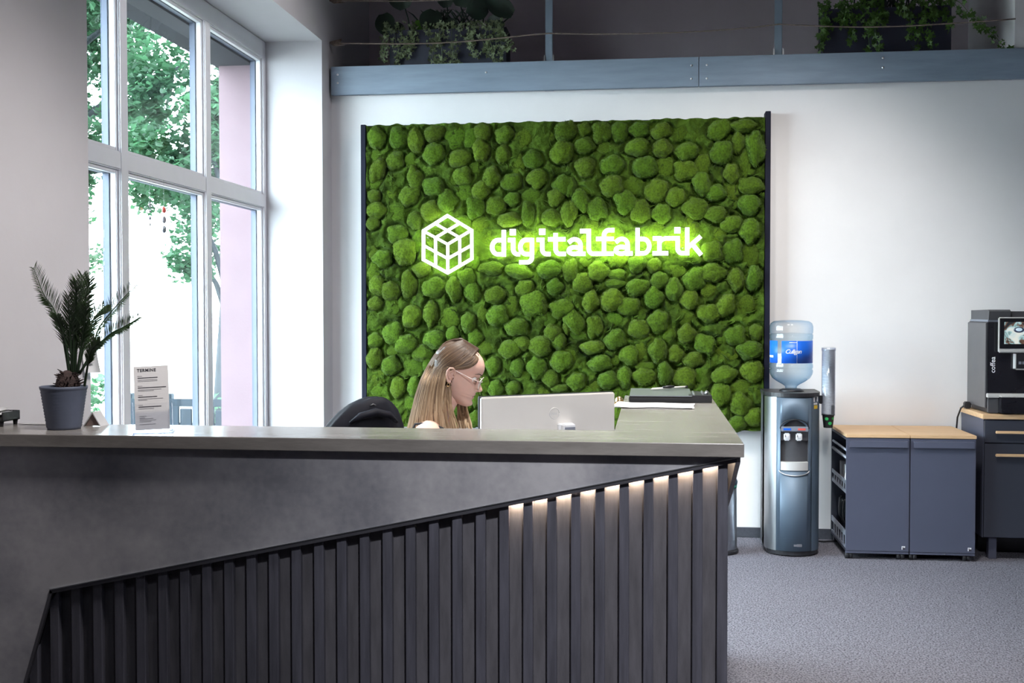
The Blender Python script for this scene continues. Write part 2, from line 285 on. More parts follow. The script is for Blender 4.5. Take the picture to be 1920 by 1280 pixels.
# ------------------------------------------------------------------ mesh helpers
class MB:
    def __init__(s): s.v = []; s.f = []; s.mi = []; s.sm = []
    def add(s, vs, fs, mi=0, smooth=False):
        o = len(s.v); s.v += [tuple(v) for v in vs]
        for f in fs: s.f.append(tuple(i + o for i in f)); s.mi.append(mi); s.sm.append(smooth)
        return s
    def box(s, x0, x1, y0, y1, z0, z1, b=0.0, mi=0):
        if b <= 0:
            v = [(x, y, z) for x in (x0, x1) for y in (y0, y1) for z in (z0, z1)]
            return s.add(v, [(0, 1, 3, 2), (4, 6, 7, 5), (0, 4, 5, 1), (2, 3, 7, 6), (0, 2, 6, 4), (1, 5, 7, 3)], mi)
        bm = bmesh.new(); bmesh.ops.create_cube(bm, size=1)
        for v in bm.verts: v.co = Vector(((x0 + x1) / 2 + v.co.x * (x1 - x0), (y0 + y1) / 2 + v.co.y * (y1 - y0), (z0 + z1) / 2 + v.co.z * (z1 - z0)))
        bmesh.ops.bevel(bm, geom=bm.edges[:], offset=min(b, .49 * min(x1 - x0, y1 - y0, z1 - z0)), segments=2, affect='EDGES')
        return s.bm(bm, mi)
    def bm(s, bm, mi=0, smooth=False, mat=None):
        bm.verts.index_update()
        s.add([(mat @ v.co if mat else v.co) for v in bm.verts], [[v.index for v in f.verts] for f in bm.faces], mi, smooth); bm.free(); return s
    def lathe(s, prof, n=24, c=(0, 0, 0), mi=0, cap=True, smooth=True, sx=1, sy=1, mat=None):
        vs = []; fs = []
        for r, z in prof:
            for i in range(n):
                a = 2 * pi * i / n; p = Vector((r * cos(a) * sx, r * sin(a) * sy, z))
                if mat: p = mat @ p
                vs.append((p.x + c[0], p.y + c[1], p.z + c[2]))
        for k in range(len(prof) - 1):
            for i in range(n):
                j = (i + 1) % n; fs.append((k * n + i, k * n + j, (k + 1) * n + j, (k + 1) * n + i))
        if cap:
            fs.append(tuple(range(n))[::-1]); fs.append(tuple((len(prof) - 1) * n + i for i in range(n)))
        return s.add(vs, fs, mi, smooth)
    def tube(s, pts, rad, n=8, mi=0, cap=True, smooth=True, flat=1.0):
        pts = [Vector(p) for p in pts]; m = len(pts)
        rs = rad if isinstance(rad, (list, tuple)) else [rad] * m
        vs = []; fs = []; up = None
        for k in range(m):
            t = (pts[min(k + 1, m - 1)] - pts[max(k - 1, 0)]).normalized()
            if up is None:
                up = Vector((0, 0, 1)) if abs(t.z) < .9 else Vector((1, 0, 0))
            a = t.cross(up)
            if a.length < 1e-5: a = t.orthogonal()
            a.normalize(); b = a.cross(t).normalized(); up = b
            for i in range(n):
                q = 2 * pi * i / n; vs.append(pts[k] + (a * cos(q) * flat + b * sin(q)) * rs[k])
        for k in range(m - 1):
            for i in range(n):
                j = (i + 1) % n; fs.append((k * n + i, k * n + j, (k + 1) * n + j, (k + 1) * n + i))
        if cap: fs.append(tuple(range(n))[::-1]); fs.append(tuple((m - 1) * n + i for i in range(n)))
        return s.add(vs, fs, mi, smooth)
    def prism(s, poly, axis, a0, a1, mi=0):
        # poly: 2D points; axis 'y': (x,z) extruded in y; 'x': (y,z); 'z': (x,y)
        def P3(p, a): return {'y': (p[0], a, p[1]), 'x': (a, p[0], p[1]), 'z': (p[0], p[1], a)}[axis]
        n = len(poly); vs = [P3(p, a0) for p in poly] + [P3(p, a1) for p in poly]
        fs = [tuple(range(n)), tuple(range(2 * n - 1, n - 1, -1))] + [(i, i + n, (i + 1) % n + n, (i + 1) % n) for i in range(n)]
        return s.add(vs, fs, mi)
    def stroke(s, pts, w, y0, y1, sx=1, close=False, ox=0, oz=0, mif=0, mis=0):
        # ribbon of width w along pts (x,z), thick from y0 (front) to y1
        P2 = []
        for p in pts:
            if not P2 or (Vector(p) - P2[-1]).length > w * .04: P2.append(Vector(p))
        n = len(P2); L = []; Rr = []
        for i in range(n):
            d0 = (P2[i] - P2[i - 1]).normalized() if i > 0 or close else (P2[1] - P2[0]).normalized()
            d1 = (P2[(i + 1) % n] - P2[i]).normalized() if i < n - 1 or close else d0
            t = (d0 + d1).normalized(); nn = Vector((-t.y, t.x)); k = w / 2 / max(.35, nn.dot(Vector((-d1.y, d1.x))))
            L.append(P2[i] + nn * k); Rr.append(P2[i] - nn * k)
        vs = []
        for i in range(n):
            for p, y in ((L[i], y0), (Rr[i], y0), (Rr[i], y1), (L[i], y1)): vs.append((ox + p.x, y, oz + p.y))
        o = len(s.v); s.v += vs
        for i in range(n if close else n - 1):
            a = o + i * 4; b = o + ((i + 1) % n) * 4
            for q, mi in (((a, b, b + 1, a + 1), mif), ((a + 1, b + 1, b + 2, a + 2), mis), ((a + 2, b + 2, b + 3, a + 3), mis), ((a + 3, b + 3, b, a), mis)):
                s.f.append(q); s.mi.append(mi); s.sm.append(False)
        if not close:
            e = o + (n - 1) * 4
            for q in ((o, o + 1, o + 2, o + 3), (e, e + 3, e + 2, e + 1)): s.f.append(q); s.mi.append(mis); s.sm.append(False)
        return s
    def mesh(s, name, mats):
        me = D.meshes.new(name); me.from_pydata(s.v, [], s.f)
        for m in (mats if isinstance(mats, (list, tuple)) else [mats]): me.materials.append(M[m] if isinstance(m, str) else m)
        me.polygons.foreach_set('material_index', s.mi); me.polygons.foreach_set('use_smooth', s.sm)
        bm = bmesh.new(); bm.from_mesh(me); bmesh.ops.recalc_face_normals(bm, faces=bm.faces[:]); bm.to_mesh(me); bm.free()
        me.update(); return me
    def obj(s, name, mats, parent=None, loc=None):
        return link(name, s.mesh(name, mats), parent, loc)
def link(name, me, parent=None, loc=None):
    o = D.objects.new(name, me); COL.objects.link(o)
    if parent:
        o.parent = parent
        if isinstance(parent, bpy.types.Object) and loc is None: o.matrix_parent_inverse = Matrix.Translation(-Vector(parent.location))
    if loc is not None: o.location = loc
    return o
def tag(o, label, cat, group=None, kind=None):
    if label: o['label'] = label
    if cat: o['category'] = cat
    if group: o['group'] = group
    if kind: o['kind'] = kind
    return o
def thing(name, label, cat, loc=(0, 0, 0), group=None):
    o = D.objects.new(name, None); COL.objects.link(o); o.location = loc; o.empty_display_size = .1
    return tag(o, label, cat, group)
def struct(name, mb, mats, parent=None):
    o = mb.obj(name, mats, parent)
    if not parent: o['kind'] = 'structure'
    return o
def B(*a, **k): return MB().box(*a, **k)
def text_mesh(name, s, size, mat, parent, mw, ext=0.0006, shear=0.0, spacing=1.0, offset=0.0):
    c = D.curves.new(name, 'FONT'); c.body = s; c.size = size; c.extrude = ext; c.shear = shear; c.space_character = spacing; c.offset = offset
    c.align_x = 'LEFT'; c.resolution_u = 3
    t = D.objects.new(name + '_tmp', c); COL.objects.link(t)
    dg = bpy.context.evaluated_depsgraph_get(); dg.update()
    me = D.meshes.new_from_object(t.evaluated_get(dg)); D.objects.remove(t); D.curves.remove(c)
    me.materials.clear(); me.materials.append(M[mat]); me.transform(mw)
    return link(name, me, parent)
def face_minus_y(x, y, z):  # text standing up, readable from -Y
    return Matrix.Translation((x, y, z)) @ Matrix.Rotation(pi / 2, 4, 'X')
def nz(p, s=1.0): return noise.noise(Vector(p) * s)
# ------------------------------------------------------------------ the room
XL, YB, XR, YF, ZC = -2.127, 7.45, 5.2, -3.2, 4.5      # left wall, back wall, right wall, wall behind the camera, ceiling
WY0, WY1, WZ0, WZ1 = 4.118, 7.237, 0.50, 3.222        # window opening
XW = -2.505                                            # inner face of the window frame
XO = -2.825                                            # outer face of the facade
GY = 8.50                                              # back of the gallery
struct('floor', B(XL - .02, XR, YF, YB + .02, -.05, 0), 'carpet')
struct('ceiling', B(XO, XR + .1, YF - .1, GY + .1, ZC, ZC + .1), 'ceiling')
m = MB()
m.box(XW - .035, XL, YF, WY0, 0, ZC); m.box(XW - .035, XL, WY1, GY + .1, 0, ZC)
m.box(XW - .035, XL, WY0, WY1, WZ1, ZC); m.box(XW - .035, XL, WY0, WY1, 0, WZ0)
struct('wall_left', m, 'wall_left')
m = MB(); m.box(XL, XR, YB, YB + .12, 0, 2.95); m.box(2.245, XR, YB + .0, GY, 2.95, ZC)
struct('wall_back', m, 'wall')
struct('wall_right', B(XR, XR + .1, YF, YB + .1, 0, ZC), 'gallery')
struct('wall_front', B(XL, XR, YF - .1, YF, 0, ZC), 'gallery')
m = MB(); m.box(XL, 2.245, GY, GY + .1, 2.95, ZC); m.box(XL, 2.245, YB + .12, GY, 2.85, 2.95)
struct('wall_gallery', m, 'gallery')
struct('baseboard_back', B(XL + .002, XR, YB - .014, YB, 0, .065, .003), 'baseboard')

# window: outer frame, two mullions, a transom, six sashes with pane
win = D.objects.new('window_1', None); COL.objects.link(win); win['kind'] = 'structure'
xa, xb = XW - .075, XW                                  # frame depth
zt = 3.145
ys = [WY0, 5.16, 6.205, WY1]
m = MB(); m.box(xa, xb, WY0, WY0 + .055, WZ0, WZ1, .006); m.box(xa, xb, WY1 - .055, WY1, WZ0, WZ1, .006)
m.box(xa, xb, WY0 + .05, WY1 - .05, 3.105, WZ1, .006); m.box(xa, xb, WY0 + .05, WY1 - .05, WZ0, WZ0 + .07, .006)
m.obj('frame', 'frame', win)
for y in (5.20, 6.245): B(xa - .01, xb + .004, y - .042, y + .042, WZ0 + .06, 3.11, .006).obj('mullion', 'frame', win)
edges = [WY0 + .055, 5.158, 5.242, 6.203, 6.287, WY1 - .055]
for i in range(3):
    B(xa - .004, xb + .002, edges[2 * i] - .01, edges[2 * i + 1] + .01, 2.137, 2.225, .006).obj('transom', 'frame', win)
for i in range(3):
    for z0, z1 in ((WZ0 + .07, 2.137), (2.225, 3.105)):
        y0, y1 = edges[2 * i], edges[2 * i + 1]
        p = B(xa + .026, xa + .034, y0 + .001, y1 - .001, z0 + .001, z1 - .001).obj('pane', 'glass', win)
        g = MB(); t = .018
        for q in ((y0, y0 + t, z0, z1), (y1 - t, y1, z0, z1), (y0 + t, y1 - t, z0, z0 + t), (y0 + t, y1 - t, z1 - t, z1)):
            g.box(xa + .034, xb - .012, q[0], q[1], q[2], q[3], .003)
            g.box(xa - .006, xa + .026, q[0], q[1], q[2], q[3], mi=1)
        g.obj('glazing_bead', ['frame', 'bead'], p)
# strings of little coloured discs hanging inside the middle pane
for y, l, beads in ((5.435, 'string of tiny grey discs hanging in the middle window pane', ((1.995, .010, 'ink_grey'), (1.965, .008, 'bin_steel'), (1.93, .010, 'bin_steel'), (1.898, .008, 'ink_grey'))),
                    (5.60, 'string of red and grey discs hanging in the middle window pane', ((1.985, .017, 'red'), (1.935, .019, 'ink_grey'), (1.885, .019, 'bin_steel')))):
    t = thing('hanging_ornament', l, 'ornament', (XW + .02, y, 1.94), 'hanging ornaments in the window')
    MB().tube([(XW + .02, y, 2.140), (XW + .02, y, beads[-1][0])], .0005, 5).obj('thread', 'ink_grey', t)
    for z, r, c in beads: MB().lathe([(r * sin(pi * k / 8) + 1e-5, -r * cos(pi * k / 8)) for k in range(9)], 14, sx=.55, c=(XW + .02, y, z), cap=False).obj('bead', c, t)
struct('trim_1', B(XW - .02, XL + .03, WY0 + .004, WY1 - .004, WZ0 - .02, WZ0, .004), 'frame')
# outer wall of the building round the opening: pink render, dark lintel
m = MB(); m.box(XO, XW - .036, WY1 + .0, 9.5, -.1, 5.5); m.box(XO, XW - .036, 1.0, WY0, -.1, 5.5); m.box(XO, XW - .036, WY0, WY1, -.1, WZ0)
struct('wall_outside', m, 'pink')
struct('trim_2', B(XO - .03, XW - .085, WY0 - .2, WY1 + .2, 3.075, 3.50), 'soffit')

# painted boards with screws in front of the gallery edge
beam = D.objects.new('trim_3', None); COL.objects.link(beam); beam['kind'] = 'structure'
for x0, x1 in ((XL + .015, .3005), (.3035, 3.6)):
    bd = B(x0, x1, 7.39, 7.43, 2.897, 3.084, .003).obj('board', 'beam', beam)
    sx = {True: [(-2.065, 3.03), (-2.065, 2.975), (.255, 3.03), (.255, 2.945), (-1.07, 3.02)], False: [(.352, 3.03), (.352, 2.945), (1.44, 3.045), (1.44, 2.985), (2.9, 3.03), (2.9, 2.97)]}[x0 < 0]
    for sxx, sz in sx:
        MB().lathe([(.0045, 0), (.0075, .0015), (.0075, .003)], 10, mat=Matrix.Rotation(pi / 2, 4, 'X'), c=(sxx, 7.3905, sz)).obj('screw', 'screw', bd)
    # carriers tying the boards to the gallery slab
m = MB()
for x in (-1.9, -.66, .8, 2.2): m.box(x - .03, x + .03, 7.428, 7.452, 2.90, 2.95)
m.obj('carrier', 'post', beam)

# rope railing
rail = thing('rope_railing', 'grey posts and thin tan ropes strung above the painted boards', 'railing', (-.66, 7.43, 3.08))
for x in (-.662, .803):
    p = B(x - .024, x + .024, 7.432, 7.448, 2.97, 4.4, .003).obj('post', 'post', rail)
    m = MB(); m.box(x - .034, x - .0245, 7.424, 7.452, 3.085, 3.13); m.box(x + .0245, x + .034, 7.424, 7.452, 3.085, 3.13); m.obj('bracket', 'steel', p)
def rope(pts, r=.0045):
    c = []
    for (x0, z0), (x1, z1) in zip(pts, pts[1:]):
        for k in range(10):
            t = k / 10; c.append((x0 + (x1 - x0) * t, 7.42 + .01 * sin(7 * (x0 + t)), z0 + (z1 - z0) * t - .02 * sin(pi * t) * abs(x1 - x0)))
    c.append((pts[-1][0], 7.42, pts[-1][1]))
    return MB().tube(c, r, 6)
for zz in (3.25, 3.53):
    o = rope([(-2.12, zz - .005), (-.662, zz + .02), (.803, zz + .03), (2.24, zz + .02)]).obj('rope', 'rope', rail)
    k = MB()
    for a in range(5): k.tube([(-2.125, 7.42, zz), (-2.09 + .01 * a, 7.41 + .006 * a, zz + .02 * (a - 2) * .5), (-2.02 - .01 * a, 7.415, zz - .012 + .008 * (a - 1))], [.006, .008, .002], 5)
    k.obj('frayed_knot', 'rope', o)

# ------------------------------------------------------------------ outside
struct('ground_outside', B(-40, XO, -10, 60, -.2, -.05), 'ground')
def leaf_cloud(centers, per, size, seed, stretch=1.0):
    rr = random.Random(seed); m = MB(); v = []; f = []
    for (cx, cy, cz, r) in centers:
        for _ in range(per):
            d = Vector((rr.gauss(0, 1), rr.gauss(0, 1), rr.gauss(0, .7))); d = d / max(.3, d.length) * r * rr.random() ** .4
            c = Vector((cx, cy, cz)) + d; s = size * rr.uniform(.6, 1.3)
            e = Euler((rr.uniform(-.9, .9), rr.uniform(-.9, .9), rr.uniform(0, 6.3))).to_matrix()
            o = len(v)
            # five-pointed leaf folded along the midrib
            for p in ((0, -.5, 0), (.34, -.32, .07), (.5, .06, .1), (.2, .12, .04), (.0, .6, 0), (-.2, .12, .04), (-.5, .06, .1), (-.34, -.32, .07)):
                v.append(tuple(c + e @ Vector(p) * s))
            f += [(o, o + 1, o + 2, o + 3), (o, o + 3, o + 4), (o, o + 4, o + 5), (o, o + 5, o + 6, o + 7)]
    m.add(v, f); return m
def tree(name, label, base, top, r0, crown, per, size, seed, branches):
    t = thing(name, label, 'tree', base, 'trees outside the window')
    n = 9; pts = []
    for k in range(n):
        q = k / (n - 1); pts.append((base[0] + (top[0] - base[0]) * q + .06 * sin(5 * q + seed), base[1] + (top[1] - base[1]) * q, base[2] + (top[2] - base[2]) * q))
    tr = MB().tube(pts, [r0 * (1 - .65 * k / (n - 1)) for k in range(n)], 9).obj('trunk', 'bark', t)
    b = MB(); rr = random.Random(seed)
    for (q, end) in branches:
        s = Vector(base).lerp(Vector(top), q); e = Vector(end); mid = (s + e) / 2 + Vector((0, 0, .25))
        b.tube([s, s.lerp(mid, .6), mid.lerp(e, .3), e], [r0 * .45, r0 * .35, r0 * .25, r0 * .1], 6)
    b.obj('branch', 'bark', t)
    c = leaf_cloud(crown, per, size, seed).obj('crown', 'tree_leaf', t); c['kind'] = 'stuff'
    return t
rr = random.Random(11)
cr = []
for _ in range(165):
    x = rr.uniform(-8.6, -4.6); y = 13 + rr.uniform(-1.3, 1.3); z = rr.uniform(2.75, 6.6)
    if z < 3.5 and rr.random() < .35: continue
    if abs((x + 5.95)) < .38 and abs(z - 4.15) < .36: continue
    cr.append((x, y, z, rr.uniform(.26, .48)))
tree('maple_tree', 'broad leafy tree filling the upper window panes', (-8.4, 13.6, -.1), (-7.2, 13.2, 5.5), .17, cr, 330, .085, 3,
     [(.55, (-5.2, 12.9, 3.1)), (.6, (-5.4, 13.0, 4.4)), (.7, (-6.2, 12.6, 4.8)), (.5, (-6.6, 13.3, 3.3)), (.45, (-8.9, 13, 3.6))])
cr = []
for (px_, z0, z1, n) in ((-4.95, 1.55, 2.55, 7), (-5.05, 2.0, 3.3, 6), (-4.55, 1.6, 5.6, 16), (-4.75, 2.4, 3.2, 5)):
    for _ in range(n): cr.append((px_ + rr.uniform(-.14, .14), 12.0 + rr.uniform(-.3, .3), rr.uniform(z0, z1), rr.uniform(.14, .26)))
tree('young_tree', 'slim young tree with a bare lower stem beside the right mullion', (-4.62, 11.9, -.1), (-4.6, 12.05, 5.2), .085, cr, 110, .075, 5,
     [(.35, (-5.0, 12, 2.5)), (.3, (-5.0, 12.1, 1.9)), (.5, (-4.9, 12, 3.4))])
cr = []
for _ in range(16): cr.append((rr.uniform(-7.05, -6.55), 12.4 + rr.uniform(-.3, .3), rr.uniform(1.75, 3.2), rr.uniform(.18, .32)))
tree('hanging_tree', 'leafy tree whose low boughs show in the nearest window pane', (-7.55, 12.5, -.1), (-7.0, 12.4, 4.2), .10, cr, 150, .08, 8,
     [(.6, (-6.6, 12.4, 2.4)), (.7, (-6.7, 12.4, 3.3))])
# low shrubs by the fence
cr = [(-5.25 + .3 * k + rr.uniform(-.08, .08), 10.35 + rr.uniform(-.1, .1), rr.uniform(.15, .6), .2) for k in (0, 1, 4)]
s = thing('shrub', 'low shrub growing beside the dark fence outside', 'shrub', (-4.9, 10.35, -.05))
c = leaf_cloud(cr + [(-5.5, 10.3, .35, .3), (-5.35, 10.3, .7, .2)], 110, .08, 9).obj('foliage', 'tree_leaf', s); c['kind'] = 'stuff'
MB().tube([(-5.3, 10.35, -.05), (-5.3, 10.35, .4)], .02, 6).obj('stem', 'bark', s)
# fence: rails, posts and boards each a piece
fn = thing('garden_fence', 'dark weathered board fence standing outside behind the leaflet holder', 'fence', (-4.3, 10, -.05))
for x in (-4.80, -4.42, -4.04, -3.66): B(x - .035, x + .035, 10.0, 10.07, -.05, .70, .006).obj('post', 'fence', fn)
for z in (.62, .40): B(-4.83, -3.6, 9.985, 10.0, z - .035, z + .035, .004).obj('rail', 'fence', fn)
x = -4.76
while x < -3.68:
    wd = rr.uniform(.08, .13); B(x, x + wd - .012, 9.962 - rr.uniform(0, .006), 9.984, -.05, .58 + rr.uniform(-.03, .02), .004).obj('board', 'fence', fn); x += wd
pt = thing('marker_post', 'thin teal post standing outside in the nearest pane', 'post', (-4.47, 8.95, -.05))
MB().lathe([(.035, -.05), (.032, .55), (.02, .62), (.016, 1.17), (.0, 1.19)], 10, c=(-4.47, 8.95, 0)).obj('pole', 'teal_post', pt)
MB().lathe([(.045, 0), (.045, .03)], 10, c=(-4.47, 8.95, .58)).obj('collar', 'steel', pt)

# ------------------------------------------------------------------ reception counter
H = 1.10
ct = thing('reception_counter', 'dark concrete-look reception counter with slatted front and lit edge', 'counter', (-.8, 3.3, 0))
TX = .258
m = MB()
poly = [(XL + .004, 3.185), (TX, 3.185), (TX, 4.93), (-.109, 4.93), (-.109, 3.498), (XL + .004, 3.498)]
m.prism(poly, 'z', H - .038, H)
top = m.obj('worktop', 'top', ct)
bv = top.modifiers.new('edge', 'BEVEL'); bv.width = .002; bv.segments = 2; bv.limit_method = 'ANGLE'
# front panel with a slanted lower edge
zt_ = H - .038
sl = lambda x: .627 + (x + 1.797) * (1.051 - .627) / (.217 + 1.797)
poly = [(XL + .004, 0), (XL + .004, zt_), (.240, zt_), (.240, sl(.240)), (-1.797, .627), (-1.991, 0)]
MB().prism(poly, 'y', 3.214, 3.2225).obj('front_panel', 'concrete', ct)
# metal trim along the slant, light top arris
a, b = (-1.797, sl(-1.797)), (.240, sl(.240))
m = MB(); d = .011
m.prism([(a[0], a[1] - d), (b[0], b[1] - d), (b[0], b[1]), (a[0], a[1])], 'y', 3.212, 3.2235)
m.prism([(-1.991, 0), (-1.797, .627), (-1.797 + .008, .627 - .006), (-1.982, 0)], 'y', 3.212, 3.2235)
m.obj('edge_trim', 'trim', ct)
m = MB(); m.prism([(a[0], a[1] + .0), (b[0], b[1]), (b[0], b[1] + .003), (a[0], a[1] + .003)], 'y', 3.2095, 3.216); m.obj('trim_arris', 'steel', ct)
# back board and slats
MB().prism([(-1.985, .01), (-1.797, .62), (.217, sl(.217) - .004), (.217, .01)], 'y', 3.247, 3.265).obj('backboard', 'backboard', ct)
x = .217 - .0295; k = 0; pitch = .0687
rs = random.Random(4)
while x > -1.99:
    x0, x1 = x, x + .0285
    zt0 = sl(x0) - .003 if x0 > -1.79 else (x0 + 1.985) / (1.985 - 1.797) * .61
    zt1 = sl(x1) - .003 if x1 > -1.79 else (x1 + 1.985) / (1.985 - 1.797) * .61
    if min(zt0, zt1) > .03:
        yf = 3.2236 + rs.uniform(0, .002)
        o = MB().prism([(x0, .002), (x1, .002), (x1, zt1), (x0, zt0)], 'y', yf, 3.247).obj('slat', 'slat', ct)
        bv = o.modifiers.new('edge', 'BEVEL'); bv.width = .0018; bv.segments = 1
    x -= pitch; k += 1
# side facing the room: panel with a steep slanted edge, slats behind it
MB().prism([(3.214, zt_), (4.90, zt_), (4.90, .36), (3.5, .915), (3.214, 1.045)], 'x', .237, .250).obj('side_panel', 'concrete', ct)
MB().box(.178, .188, 3.27, 4.90, .002, zt_).obj('side_backboard', 'backboard', ct)
y = 3.30
while y < 4.86:
    z1 = 1.045 - (y - 3.214) * .43
    B(.188, .222, y, y + .0285, .002, min(z1 - .02, 1.03), .0015).obj('slat', 'slat', ct); y += pitch
# LED strip under the lip, right-hand stretch
m = MB(); xs = (-.40, .212)
m.prism([(xs[0], sl(xs[0]) - .009), (xs[1], sl(xs[1]) - .009), (xs[1], sl(xs[1]) - .005), (xs[0], sl(xs[0]) - .005)], 'y', 3.2250, 3.2400)
m.obj('led_strip', 'led', ct)
B(.224, .234, 3.262, 3.60, 1.056, 1.060).obj('led_strip', 'led_dim', ct)
# carcass, end and inside of the counter
m = MB(); m.box(XL + .01, -.10, 3.280, 3.31, .02, zt_); m.box(-.105, .178, 4.88, 4.90, .02, zt_); m.box(-.10, -.085, 3.31, 4.88, .02, zt_)
m.obj('carcass', 'concrete', ct)
# inner desk
dk = thing('inner_desk', 'pale desk top behind the counter, hidden below its edge', 'desk', (-1.2, 3.7, 0))
MB().prism([(XL + .02, 3.315), (-.11, 3.315), (-.11, 4.85), (-.50, 4.85), (-.50, 4.22), (-.64, 3.95), (-.9, 3.85), (XL + .02, 3.85)], 'z', .70, .725).obj('desk_top', 'desk', dk)
for lx, ly in ((-2.0, 3.8), (-.95, 3.8), (-.45, 4.8), (-.17, 3.4), (-2.0, 3.4)): B(lx - .025, lx + .025, ly - .025, ly + .025, 0, .70, .003).obj('leg', 'silver', dk)
